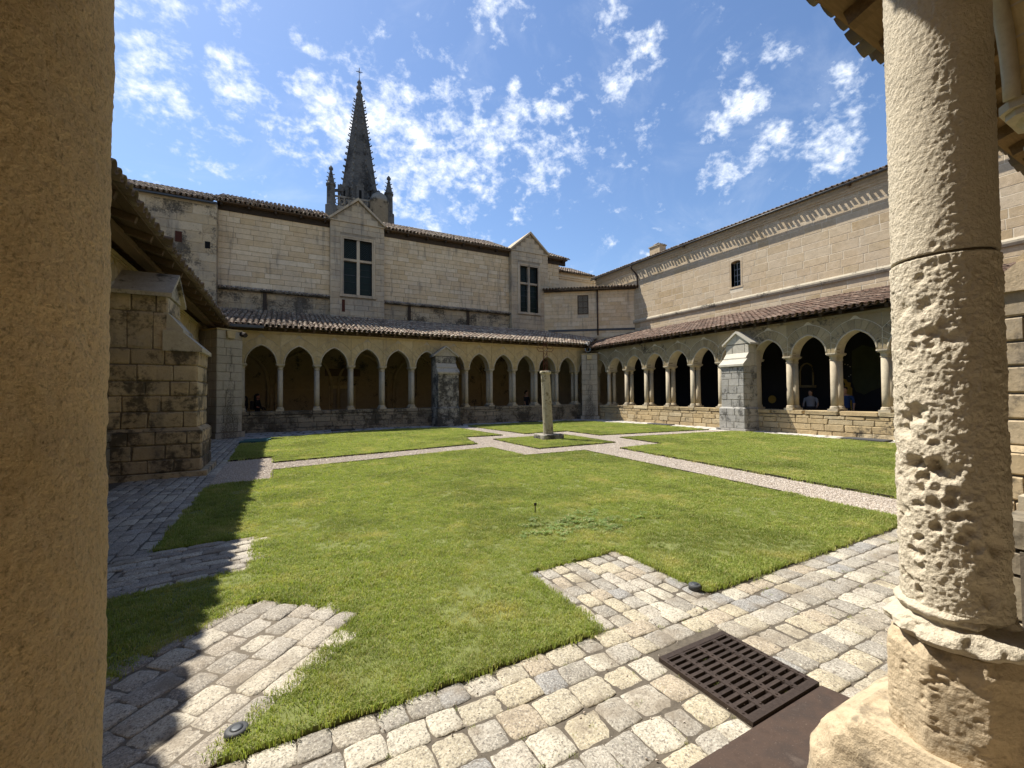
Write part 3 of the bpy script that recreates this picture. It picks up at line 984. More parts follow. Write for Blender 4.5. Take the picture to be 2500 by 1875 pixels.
setts(p4, (-1.25, 4.58), (1, .09), (0, 1), 9, .128, .98, .2, .34, M['sett_w'], 300, lambda x, y: True, rg_p, .02)
p5 = struct('left_walk', 'grey cobbled walk in the shade of the left eave')
setts(p5, (-1.2, 1.5), (0, 1), (-1, 0), 9, .16, 18.2, .2, .34, M['sett_w'], 300, lambda x, y: not dmask(x, y), rg_p, .0)
p6 = struct('far_walk', 'narrow grey stone walk along the foot of the shaded arcade')
setts(p6, (-1.3, 22.2), (1, 0), (0, -1), 11, .36, 19, .4, .7, M['pave_n'], 0, lambda x, y: (y > 18.2) and not any(inside(q, np.array([x]), np.array([y]))[0] for _, q in LAWNS[1:3]), rg_p, -.005)
p7 = struct('sunny_walk', 'pale stone walk along the foot of the sunlit parapet')
setts(p7, (17.8, 1.2), (0, 1), (-1, 0), 6, .27, 19.6, .35, .6, M['pave_e'], 0, lambda x, y: not any(inside(q, np.array([x]), np.array([y]))[0] for _, q in LAWNS[2:4]), rg_p, -.005)

# ------------------------------------------------------------------ arcades
def arch_curve(h, rise, off, n, cap):
    """left springing to apex to right springing, centre x=0"""
    r_ = (rise * rise + h * h) / (2 * h)
    cxx = r_ - h
    rr = r_ + off
    a1 = math.acos(max(-1, min(1, cxx / rr)))
    right = [(-cxx + rr * math.cos(a1 * i / n), cap + rr * math.sin(a1 * i / n)) for i in range(n + 1)]
    return [(-x, z) for x, z in right] + [(x, z) for x, z in right[-2::-1]]

def arcade(loc, rot, cols, ends, label, sill=.94, cap=3.1, rise=.86, vt=.34, top=4.46, mat_v='lime_arc', mat_w='lime_arc', mat_p='parapet_n', mort='mortar', mort_p='mortar_dark', blocks='ash', skip_sill=(), nv=7, low=0.05, no_arch=(), no_par=()):
    t = thing('cloister_arcade', loc, rot, label, 'arcade', 'arcades around the court')
    rg = random.Random(int(abs(loc[0]) * 10 + 3))
    sp = cols[1] - cols[0]
    x0, x1 = ends
    # parapet
    if True:
        core = MB()
        a = x0
        for (g0, g1) in list(no_par) + [(x1, x1 + 1)]:
            if g0 > a:
                core.box(a, min(g0, x1), -.105, .5, -.14, sill - .17)
            a = g1
        core.build('parapet_core', M[mort_p], t)
        items = []
        zs = [-.08, low + .10, .40, sill - .30, sill - .175]
        ashlar(items, x0, x1, zs, .42, .85, Matrix.Translation((0, -.15, 0)), [(g0, g1, -1, 9) for g0, g1 in no_par], .014, .14, .02, blocks, rg)
        emit(t, 'stone', items, M[mat_p], 300)
        items = []
        ashlar(items, x0, x1, [sill - .165, sill], .7, 1.3, Matrix.Translation((0, -.17, 0)), [(g0, g1, -1, 9) for g0, g1 in no_par], .012, .72, .012, 'rough' if blocks == 'rough' else 'ash', rg)
        emit(t, 'coping_stone', items, M[mat_p], 300)
    # columns
    colm = MB()
    rC = .112
    for yk in (0, .40):
        colm.lathe([(rC, sill + .17), (rC * 1.0, sill + .6), (rC * .95, cap - .26)], 14, (0, yk))
    cme = to_mesh('column', colm.v, colm.f, M['column'], True)
    bm = MB()
    for yk in (0, .40):
        bm.lathe([(.15, sill + .07), (.155, sill + .10), (.135, sill + .125), (.14, sill + .15), (.115, sill + .18)], 14, (0, yk))
    bm.box(-.165, .165, -.165, .565, sill - .12, sill + .075)
    bme = to_mesh('column_base', bm.v, bm.f, M['column'], False)
    km = MB()
    for yk in (0, .40):
        km.lathe([(.112, cap - .27), (.126, cap - .255), (.126, cap - .235), (.108, cap - .22), (.118, cap - .14), (.155, cap - .085)], 14, (0, yk))
    km.slab([(-.17, -.12), (-.12, -.17), (.12, -.17), (.17, -.12), (.17, .52), (.12, .57), (-.12, .57), (-.17, .52)], cap - .09, cap - .05)
    km.slab([(-.19, -.14), (-.14, -.19), (.14, -.19), (.19, -.14), (.19, .54), (.14, .59), (-.14, .59), (-.19, .54)], cap - .05, cap)
    kme = to_mesh('capital', km.v, km.f, M['column'], False)
    for c in cols:
        if any(g0 < c < g1 for g0, g1 in no_par):
            continue
        j = Matrix.Translation((c + rg.uniform(-.01, .01), 0, 0))
        link('column', cme, t, j)
        link('column_base', bme, t, j)
        link('capital', kme, t, j)
    # arches
    h = sp / 2 - .135
    core = MB()
    cin = arch_curve(h, rise, .012, 10, cap)
    for a, b in zip(cols[:-1], cols[1:]):
        c = (a + b) / 2
        if any(g0 < c < g1 for g0, g1 in no_arch):
            core.box(a, b, -.11, .53, cap, top)
            continue
        P = [(c + x, z) for x, z in cin]
        P = [(a, cap)] + P + [(b, cap)]
        k = len(core.v)
        n = len(P)
        for y in (-.105 if mort == 'mortar' else -.122, .53):
            core.v += [(p[0], y, p[1]) for p in P] + [(p[0], y, top) for p in P]
        for i in range(n - 1):
            core.f.append((k + i, k + i + 1, k + n + i + 1, k + n + i))
            q = k + 2 * n
            core.f.append((q + i + 1, q + i, q + n + i, q + n + i + 1))
            core.f.append((k + i + 1, k + i, q + i, q + i + 1))
            core.f.append((k + n + i, k + n + i + 1, q + n + i + 1, q + n + i))
        # voussoirs
        R_ = (rise * rise + h * h) / (2 * h)
        cxx = R_ - h
        ai = math.acos(cxx / R_)
        ao = math.acos(cxx / (R_ + vt))
        for sgn in (1, -1):
            for v in range(nv):
                pl = []
                for (rr, lo, hi) in ((R_, ai * v / nv, ai * (v + 1) / nv), (R_ + vt, ao * (v + 1) / nv, ao * v / nv)):
                    for e in (0, .5, 1):
                        aa = lo + (hi - lo) * e
                        pl.append((-cxx + rr * math.cos(aa), cap + rr * math.sin(aa)))
                pl = clip_half(pl, 0, sp / 2 - .002, True)
                pl = clip_half(pl, 0, 0.0, False)
                if len(pl) < 3:
                    continue
                pl = shrink(pl, .009 if mort == 'mortar' else .016)
                pl = [(c + sgn * x, z) for x, z in pl]
                area = sum(p[0] * q[1] - q[0] * p[1] for p, q in zip(pl, pl[1:] + pl[:1]))
                if area < 0:
                    pl = pl[::-1]
                MB().prism(pl, -.135 - rg.uniform(0, .008), .22).build('voussoir', M[mat_v], t)
            # spandrel stone
            ex = [(-cxx + (R_ + vt + .012) * math.cos(ao * i / 10), cap + (R_ + vt + .012) * math.sin(ao * i / 10)) for i in range(11)]
            ex = [p for p in ex if p[0] <= sp / 2]
            za = cap + math.sqrt(max(0, (R_ + vt + .012) ** 2 - (sp / 2 + cxx) ** 2))
            pl = [(sp / 2 - .006, za)] + [(sp / 2 - .006, top - .006), (.006, top - .006)] + [p for p in reversed(ex) if p[0] > .006]
            pl = [(c + sgn * x, z) for x, z in pl]
            area = sum(p[0] * q[1] - q[0] * p[1] for p, q in zip(pl, pl[1:] + pl[:1]))
            if area < 0:
                pl = pl[::-1]
            MB().prism(pl, -.13 - rg.uniform(0, .006), -.02).build('spandrel_stone', M[mat_w], t)
        mo = arch_curve(h, rise, -.012, 9, cap)
        MB().tube([(c + x, -.125, z) for x, z in mo], .036, 6).build('arch_moulding', M['column'], t, True)
    if x0 < cols[0] - .2:
        core.box(x0, cols[0], -.125, .53, -.1, top)
    if x1 > cols[-1] + .2 and not no_par:
        core.box(cols[-1], x1, -.125, .53, -.1, top)
    core.build('arcade_wall', M[mort], t)
    # cornice under the eave
    MB().box(x0, x1, -.20, .5, top, top + .07).box(x0, x1, -.16, .5, top - .035, top).build('cornice', M[mat_w], t)
    return t

SPC = 1.532
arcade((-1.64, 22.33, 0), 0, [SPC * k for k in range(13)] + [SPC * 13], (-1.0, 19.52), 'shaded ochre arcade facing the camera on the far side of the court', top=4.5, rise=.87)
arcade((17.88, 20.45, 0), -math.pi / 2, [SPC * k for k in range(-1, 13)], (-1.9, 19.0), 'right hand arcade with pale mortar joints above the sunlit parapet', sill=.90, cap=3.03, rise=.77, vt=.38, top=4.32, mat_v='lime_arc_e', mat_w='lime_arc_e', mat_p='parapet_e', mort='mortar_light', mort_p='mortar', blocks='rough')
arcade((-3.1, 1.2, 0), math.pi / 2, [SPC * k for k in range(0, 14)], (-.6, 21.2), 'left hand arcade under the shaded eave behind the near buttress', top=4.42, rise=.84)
arcade((17.0, .62, 0), math.pi, [17.0 - 3.86 - 1.6 * k for k in range(8, -1, -1)] + [14.85], (-.9, 19.65), 'near arcade in line with the two foreground columns', cap=3.28, rise=.8, vt=.2, top=4.35, no_par=((13.6, 19.7),))
sw = [o for o in bpy.data.objects if o.name.startswith('cloister_arcade')][-1]
MB().box(14.85, 19.65, -.125, .53, 3.34, 4.35).build('lintel_wall', M['lime_arc'], sw)

# ------------------------------------------------------------------ buttresses and corner piers
def buttress(loc, rot, p, wd, label, m_low, m_up, m_cap, stones_low=None, z1=.93, z2=2.75, z3=3.28, z4=3.67, z5=4.2, rec=.42, rough='ash', mort='mortar_dark', m_foot=None):
    t = thing('buttress', loc, rot, label, 'buttress', 'buttresses in the court')
    rg = random.Random(int(abs(loc[1]) * 7 + 1))
    hw = wd / 2
    f_up = -(p - rec)
    core = MB()
    core.box(-hw - .05, hw + .05, -p - .03, .3, -.12, z1 - .02)
    core.box(-hw + .02, hw - .02, -p + .05, .3, z1 - .02, z2)
    core.box(-hw + .02, hw - .02, f_up + .03, .3, z2, z4)
    core.build('core', M[mort], t)
    def faces(items, hw_, yf, zs, lmin=.3, lmax=.62):
        ashlar(items, -hw_, hw_, zs, lmin, lmax, Matrix.Translation((0, yf, 0)), (), .014, .14, .014, rough, rg)
        ln = 0 - yf
        ashlar(items, 0, ln, zs, lmin, lmax, Matrix.Translation((-hw_, .0, 0)) @ Matrix.Rotation(-math.pi / 2, 4, 'Z'), (), .014, .14, .014, rough, rg)
        ashlar(items, 0, ln, zs, lmin, lmax, Matrix.Translation((hw_, yf, 0)) @ Matrix.Rotation(math.pi / 2, 4, 'Z'), (), .014, .14, .014, rough, rg)
    it = []
    faces(it, hw + .07, -p - .05, courses(.10, z1, .28, .1, rg))
    emit(t, 'stone', it, M[m_foot or m_low], 300)
    it = []
    faces(it, hw, -p + .03, courses(z1 + .06, z2, .30, .1, rg))
    emit(t, 'stone', it, M[m_low], 300)
    it = []
    faces(it, hw, f_up, [z3, z4] if z4 - z3 < .5 else courses(z3, z4, .32, .1, rg))
    ashlar(it, 0, p - rec, [z2, z3], .3, .5, Matrix.Translation((-hw, .0, 0)) @ Matrix.Rotation(-math.pi / 2, 4, 'Z'), (), .012, .14, .01, rough, rg)
    ashlar(it, 0, p - rec, [z2, z3], .3, .5, Matrix.Translation((hw, f_up, 0)) @ Matrix.Rotation(math.pi / 2, 4, 'Z'), (), .012, .14, .01, rough, rg)
    emit(t, 'stone', it, M[m_up], 300)
    # foot slab and chamfer course
    MB().box(-hw - .16, hw + .16, -p - .16, 0, -.1, .095).build('plinth', M[m_low], t)
    ch = MB()
    ch.add([(-hw - .07, -p - .05, z1), (hw + .07, -p - .05, z1), (hw + .07, 0, z1), (-hw - .07, 0, z1), (-hw, -p + .03, z1 + .07), (hw, -p + .03, z1 + .07), (hw, 0, z1 + .07), (-hw, 0, z1 + .07)],
           [(0, 1, 5, 4), (1, 2, 6, 5), (3, 0, 4, 7), (4, 5, 6, 7)])
    ch.build('chamfer_course', M[m_low], t)
    # sloping weathering in two slabs
    zm = (z2 + z3) / 2
    ym = -p + .03 + rec * .5
    for (za, ya, zb, yb, ov) in ((z2, -p + .0, zm, ym, .05), (zm + .01, ym - .02, z3, f_up, .0)):
        q = hw + ov
        pr = [(ya - ov, za - .03), (f_up + .06, za - .03), (f_up + .06, zb + .02), (yb, zb + .02), (ya - ov, za + .05)]
        b = MB().add([(-q, y, z) for y, z in pr] + [(q, y, z) for y, z in pr],
                     [(0, 1, 2, 3, 4), (9, 8, 7, 6, 5)] + [((i + 1) % 5, i, i + 5, (i + 1) % 5 + 5) for i in range(5)])
        b.build('weathering_slab', M[m_cap], t)
    # gabled cap
    q = hw + .14
    yf = f_up - .10
    for sx in (-1, 1):
        pl = [(0, z4 + .02), (sx * (q - .05), z4 + .02), (sx * .01, z5 - .06)]
        if sx < 0:
            pl = [pl[1], pl[0], pl[2]]
        MB().prism(pl if sx > 0 else pl, f_up - .02, 0).build('gable_stone', M[m_cap], t)
        pl = [(sx * q, z4 - .04), (sx * q, z4 + .04), (0, z5 + .04), (0, z5 - .05)]
        if sx > 0:
            pl = pl[:]
        area = sum(a[0] * b[1] - b[0] * a[1] for a, b in zip(pl, pl[1:] + pl[:1]))
        if area < 0:
            pl = pl[::-1]
        MB().prism(pl, yf, .1).build('cap_slab', M[m_cap], t)
    return t

M['foot_dirty'] = stone_mat('black_stained_base_stone', [(.40, .31, .19), (.45, .35, .22), (.34, .26, .16)], stain=.36, stain_col=(.03, .026, .02), runs=.4, grey=.4, grey_col=(.22, .19, .15), bump=.6, stain_scale=1.5)
M['butt_dirty'] = stone_mat('patchy_dark_buttress_stone', [(.46, .35, .20), (.52, .40, .24), (.36, .27, .155), (.40, .31, .19), (.55, .44, .28)], stain=.28, stain_col=(.04, .034, .025), runs=.5, grey=.5, grey_col=(.23, .195, .145), bump=.7, stain_scale=1.7)
M['cap_dirty'] = stone_mat('weathered_cap_stone', [(.40, .35, .26), (.36, .315, .24)], stain=.1, grey=.3, grey_col=(.3, .27, .22), bump=.3)
buttress((7.66, 22.23, 0), 0, 1.0, 1.12, 'shaded buttress with black lichen in the middle of the far arcade', 'lichen', 'lichen', 'cap_dirty')
buttress((17.78, 11.52, 0), -math.pi / 2, .96, 1.02, 'grey gabled buttress in the middle of the right hand arcade', 'lichen_grey', 'pale_cap', 'pale_cap', mort='mortar')
buttress((-3.0, 11.6, 0), math.pi / 2, 1.45, 1.2, 'near dark stone buttress under the left eave', 'butt_dirty', 'lime_dirty', 'cap_dirty', z2=2.6, z3=3.35, z4=3.7, z5=4.25, rec=.55, rough='rough', m_foot='foot_dirty')
buttress((7.75, .72, 0), math.pi, .98, 1.1, 'sunlit buttress glimpsed behind the eroded right hand column', 'lime_dirty', 'lime_dirty', 'lime_e', rough='rough', mort='mortar_dark')

M['pier_stain'] = None
def pier(loc, rot, wd, dp, top, label):
    t = thing('corner_pier', loc, rot, label, 'pier', 'diagonal corner piers')
    rg = random.Random(int(abs(loc[0]) * 11))
    m = stone_mat('corner_pier_stone', [(.36, .315, .24), (.39, .34, .265), (.33, .285, .215)], stain=0, grey=.4, grey_col=(.26, .245, .215), bump=.4)
    # lichen in the shape of a flame up the middle of the front
    tr = NT(m.node_tree)
    b = [n for n in tr.n if n.type == 'BSDF_PRINCIPLED'][0]
    src = b.inputs['Base Color'].links[0].from_socket
    tcn = tr.new('ShaderNodeTexCoord', object=t).outputs['Object']
    sx = tr.new('ShaderNodeSeparateXYZ', {0: tcn})
    nz = tr.noise(tr.new('ShaderNodeMapping', {'Vector': tcn, 'Scale': (1, 1, .45)}).outputs[0], 5, 6, .7)
    nz2 = tr.noise(tcn, 22, 4, .7)
    wid = tr.math('MULTIPLY', tr.step(sx.outputs[2], 2.9, -.2), .42)
    dd = tr.math('SUBTRACT', tr.math('ABSOLUTE', sx.outputs[0]), wid)
    dd = tr.math('ADD', dd, tr.math('MULTIPLY', tr.math('SUBTRACT', nz, .5), 1.1))
    fac = tr.math('MULTIPLY', tr.step(dd, .12, -.22), tr.step(nz2, .68, .42))
    col = tr.mix(tr.math('MULTIPLY', fac, .75), src, (.02, .02, .018))
    tr.l.new(col, b.inputs['Base Color'])
    MB().box(-wd / 2 + .02, wd / 2 - .02, .02, dp, -.1, top - .02).build('core', M['mortar_dark'], t)
    it = []
    zs = courses(.22, top, .33, .1, rg)
    ashlar(it, -wd / 2, wd / 2, zs, .3, .65, None, (), .012, .12, .008, 'ash', rg)
    ashlar(it, 0, dp, zs, .3, .6, Matrix.Translation((-wd / 2, dp, 0)) @ Matrix.Rotation(-math.pi / 2, 4, 'Z'), (), .012, .12, .008, 'ash', rg)
    ashlar(it, 0, dp, zs, .3, .6, Matrix.Translation((wd / 2, 0, 0)) @ Matrix.Rotation(math.pi / 2, 4, 'Z'), (), .012, .12, .008, 'ash', rg)
    emit(t, 'stone', it, m)
    MB().box(-wd / 2 - .08, wd / 2 + .08, -.09, dp, -.1, .2).build('plinth', m, t)
    MB().box(-wd / 2 - .01, wd / 2 + .01, -.03, dp, top, top + .06).build('coping', M['lime_arc'], t)
    MB().prism([(-.14, top - .3), (.14, top - .3), (.17, top - .02), (-.17, top - .02)], -.10, .0).build('corbel', M['lime_arc'], t)
    return t
pn = pier((17.12, 21.42, 0), R(-41), .98, 1.6, 4.1, 'diagonal stained pier in the far right corner under the valley gutter')
pier((-1.87, 20.22, 0), R(36), .98, 1.9, 4.25, 'diagonal stained pier in the far left corner beside the first arch')

# ------------------------------------------------------------------ roofs
def roof(loc, rot, L, slope, Ls, label, keep=None, x0=0., mat='tile', pitch=.23, nmax=300, deck='wood', raft=.62, over=.5, name='gallery_roof', rg=None, cw=1., expo=.34, group='tiled roofs over the galleries', rafter_len=None, chan_off=0., rafter_mat='wood', gut=None):
    """local x along the eave, y up the slope (inwards), z up; tiles sit on y=0 at the eave"""
    rg = rg or random.Random(int(abs(loc[0] * 13 + loc[1] * 7)))
    t = thing(name, loc, rot, label, 'roof', group)
    W0 = wm(t)
    Rx = Matrix.Rotation(slope, 4, 'X')
    items = []
    ch = []
    ncol = int(L / pitch)
    nrow = int(Ls / expo)
    for j in range(nrow):
        for i in range(ncol + 1):
            x = x0 + i * pitch
            y = j * expo
            wp = W0 @ (Rx @ Vector((x, y, 0)))
            if keep and not keep(wp.x, wp.y):
                continue
            jx, jy, jr = rg.uniform(-.014, .014), rg.uniform(-.035, .035) - (.07 if rg.random() < .05 else 0), rg.uniform(-.06, .06)
            items.append(('cover', Rx @ Matrix.Translation((x + jx, y + jy, .055 + rg.uniform(-.006, .008))) @ Matrix.Rotation(jr, 4, 'Z') @ Matrix.Rotation(-.035, 4, 'X') @ Matrix.Diagonal((cw, 1, 1, 1)), .2 + (.05 if j == 0 else 0)))
            ch.append(('channel', Rx @ Matrix.Translation((x + pitch / 2 + jx, y + jy + chan_off, .095)) @ Matrix.Rotation(jr * .5, 4, 'Z') @ Matrix.Rotation(-.035, 4, 'X'), .12 + (.05 if j == 0 else 0)))
    emit(t, 'tile', items, M[mat], nmax, True)
    emit(t, 'channel_tile', ch, M[mat], min(nmax, 120), True)
    # boards under the tiles, clipped to the roof's outline
    pl = MB()
    nb = int(Ls / .22)
    boards = []
    for b in range(nb):
        ya, yb = b * .22 + .06 + max(0, chan_off), b * .22 + .27 + max(0, chan_off)
        xs = [x0 + i * .3 for i in range(int(L / .3) + 2)]
        seg = None
        for x in xs:
            wp = W0 @ (Rx @ Vector((x, ya, 0)))
            ok = (x <= x0 + L + .01) and (keep is None or keep(wp.x, wp.y))
            if ok:
                seg = (seg[0] if seg else x, x)
            if (not ok or x == xs[-1]) and seg:
                boards.append((seg[0], seg[1], ya, yb))
                seg = None
    for k, (xa, xb, ya, yb) in enumerate(boards[:290]):
        MB().box(xa, xb, ya, yb, -.03, -.005 - .004 * (k % 2), Rx).build('roof_board', M[deck], t)
    # rafters
    rl = rafter_len or Ls
    x = x0 + .2
    while x < x0 + L:
        ln = rl
        if keep:
            ln = 0
            while ln < rl:
                wp = W0 @ (Rx @ Vector((x, ln + .25, 0)))
                if not keep(wp.x, wp.y):
                    break
                ln += .25
        if ln > .5:
            MB().box(x - .045, x + .045, .10, ln, -.155, -.034, Rx).build('rafter', M[rafter_mat], t)
        x += raft * rg.uniform(.9, 1.1)
    return t
GA = math.atan(.283)
GL = 6.2 / math.cos(GA)
vNE = lambda x, y: (x - 17.3) <= (y - 21.72) * 1.0 + .12
vEN = lambda x, y: (x - 17.3) >= (y - 21.72) * 1.0 - .05
vNW = lambda x, y: (x + 2.0) >= -(y - 21.72) - .05
vWN = lambda x, y: (x + 2.0) <= -(y - 21.72) + .1
rN = roof((-8.0, 21.72, 4.70), 0, 31.0, GA, GL, 'shaded brown tiled lean-to roof over the far gallery', lambda x, y: vNE(x, y) and vNW(x, y))
rE = roof((17.3, 27.5, 4.50), -math.pi / 2, 26.6, math.atan(.275), 6.0, 'long red tiled lean-to roof over the right hand gallery', vEN, mat='tile_red', deck='wood_dark', rafter_mat='wood_dark')
rW = roof((-2.0, 0.6, 4.58), math.pi / 2, 26.0, GA, 5.6, 'low tiled roof with dark eave boards over the left gallery', vWN, deck='wood', raft=.9, mat='tile_shade')
def sroof_keep(x, y):
    return True
rS = roof((19.0, 1.69, 4.50), math.pi, 16.2, GA, 6.2, 'near tiled eave seen from below above the right column', None, mat='tile_shade', deck='wood_warm', raft=.55, rafter_mat='wood_warm')
rS2 = roof((2.8, 1.52, 4.54), math.pi, 6.0, GA, 6.0, 'near tiled eave over the camera opening, set back unseen to let sun reach the right column', None, deck='wood_warm', raft=.55, nmax=60, rafter_mat='wood_warm')  # unseen eave stretch set back so its shadow lands higher on the column

# eave beams on the wall heads
def beam(parent, x0, x1, y0, y1, z0, z1, mat='wood'):
    MB().box(x0, x1, y0, y1, z0, z1).build('wall_plate', M[mat], parent)
beam(rN, 6.0, 25.5, .48, .68, -.14, -.03)
beam(rE, 5.2, 26.5, .48, .66, -.14, -.03)
beam(rW, .2, 21, .5, .72, -.12, .0)
beam(rS, 0, 16.2, .9, 1.1, -.08, .05)
# eaves gutter on the left part of the far roof, valley gutter in the far right corner
vg = MB()
a = Vector((17.05, 21.45, 4.66))
b_ = Vector((22.0, 26.45, 6.02))
d = (b_ - a)
n = Vector((d.y, -d.x, 0)).normalized()
for (o1, o2, z1_, z2_) in ((-.16, -.05, .16, .04), (-.05, .05, .04, .04), (.05, .16, .04, .16)):
    vg.add([a + n * o1 + Vector((0, 0, z1_)), a + n * o2 + Vector((0, 0, z2_)), b_ + n * o2 + Vector((0, 0, z2_)), b_ + n * o1 + Vector((0, 0, z1_)),
            a + n * o1 + Vector((0, 0, z1_ - .02)), a + n * o2 + Vector((0, 0, z2_ - .02)), b_ + n * o2 + Vector((0, 0, z2_ - .02)), b_ + n * o1 + Vector((0, 0, z1_ - .02))],
           [(0, 1, 2, 3), (7, 6, 5, 4), (4, 5, 1, 0), (3, 2, 6, 7), (0, 3, 7, 4), (1, 5, 6, 2)])
vgt = thing('valley_gutter', (0, 0, 0), 0, 'dark zinc valley gutter between the two far roofs with a bright curved spout', 'gutter')
vg.build('gutter_trough', M['zinc_dark'], vgt, True)
sp_ = MB()
c0 = Vector((16.93, 21.33, 4.36))
dd = Vector((-.70, -.71, 0)).normalized()
side = Vector((dd.y, -dd.x, 0))
arcp = [(-.17, .14), (-.17, .04), (-.13, -.06), (-.05, -.11), (.05, -.11), (.13, -.06), (.17, .04), (.17, .14)]
for i in range(7):
    (p, q), (p2, q2) = arcp[i], arcp[i + 1]
    quad = []
    for k in (0, .5):
        for (pp, qq) in ((p, q), (p2, q2)):
            for th in (1., .84):
                quad.append(c0 - dd * k + side * pp * th + Vector((0, 0, qq * th + (0 if th == 1. else .0))))
    sp_.add(quad, [(0, 2, 3, 1), (4, 5, 7, 6), (0, 4, 6, 2), (1, 3, 7, 5)])
sp_.build('spout', M['zinc'], vgt)
gt = thing('eaves_gutter', (0, 0, 0), 0, 'short zinc gutter end where the left eave meets the far roof', 'gutter')
MB().box(-2.15, -.75, 21.55, 21.75, 4.62, 4.74).build('gutter_trough', M['zinc_dark'], gt)
gs = MB()
gs.tube([(-1.9, 20.9, 4.25), (-1.35, 20.35, 4.12)], [.10, .10], 8)
gs.build('spout', M['wood_dark'], gt)

# ------------------------------------------------------------------ the far building (north range)
YN = 27.9
nb = thing('abbey_building', (0, YN, 0), 0, 'pale ashlar building with two gabled stone window bays above the far roof', 'building')
B1 = (2.48, 5.68)
B2 = (14.85, 18.05)
W1 = (3.25, 4.92, 7.84, 11.28)
W2 = (15.57, 17.12, 7.76, 11.25)
core = MB()
core.box(-3.16, B1[0] + .02, .02, 3, 0, 12.42)
core.box(B1[1] - .02, B2[0] - .2, .02, 3, 0, 12.42)
core.box(B2[1] - .1, 19.35, .02, 3, 0, 12.42)
for (b0, b1), (w0, w1, v0, v1), yf in ((B1, W1, -.25), (B2, W2, -.4)):
    core.box(b0 + .01, w0, yf + .02, 3, 0, 12.4)
    core.box(w1, b1 - .01, yf + .02, 3, 0, 12.4)
    core.box(w0, w1, yf + .02, 3, 0, v0)
    core.box(w0, w1, yf + .02, 3, v1, 12.4)
    core.prism([(b0 + .02, 12.4), (b1 - .02, 12.4), ((b0 + b1) / 2, 13.7)], yf + .02, 3)
    core.box(w0, w1, 1.4, 1.5, v0, v1)
core.build('wall_core', M['mortar_mid'], nb)
items = []
rgb = random.Random(5)
ashlar(items, -3.16, B1[0], courses(7.74, 11.9, .305, .1, rgb), .62, 1.1, Matrix.Translation((0, 0, 0)), (), .014, .1, .008, 'ash', rgb)
ashlar(items, B1[1], B2[0], courses(7.74, 11.9, .305, .1, rgb), .5, .98, None, (), .014, .1, .008, 'ash', rgb)
ashlar(items, B2[1], 19.35, courses(6.3, 11.9, .31, .1, rgb), .5, .9, None, (), .014, .1, .008, 'ash', rgb)
emit(nb, 'stone', items, M['lime_n'], 300)
items = []
for (a0, a1) in ((-3.16, B1[0]), (B1[1], B2[0])):
    ashlar(items, a0, a1, [6.15, 6.5, 6.82, 7.14, 7.47], .5, 1.0, None, (), .014, .1, .008, 'ash', rgb)
emit(nb, 'base_stone', items, M['lime_dirty'], 300)
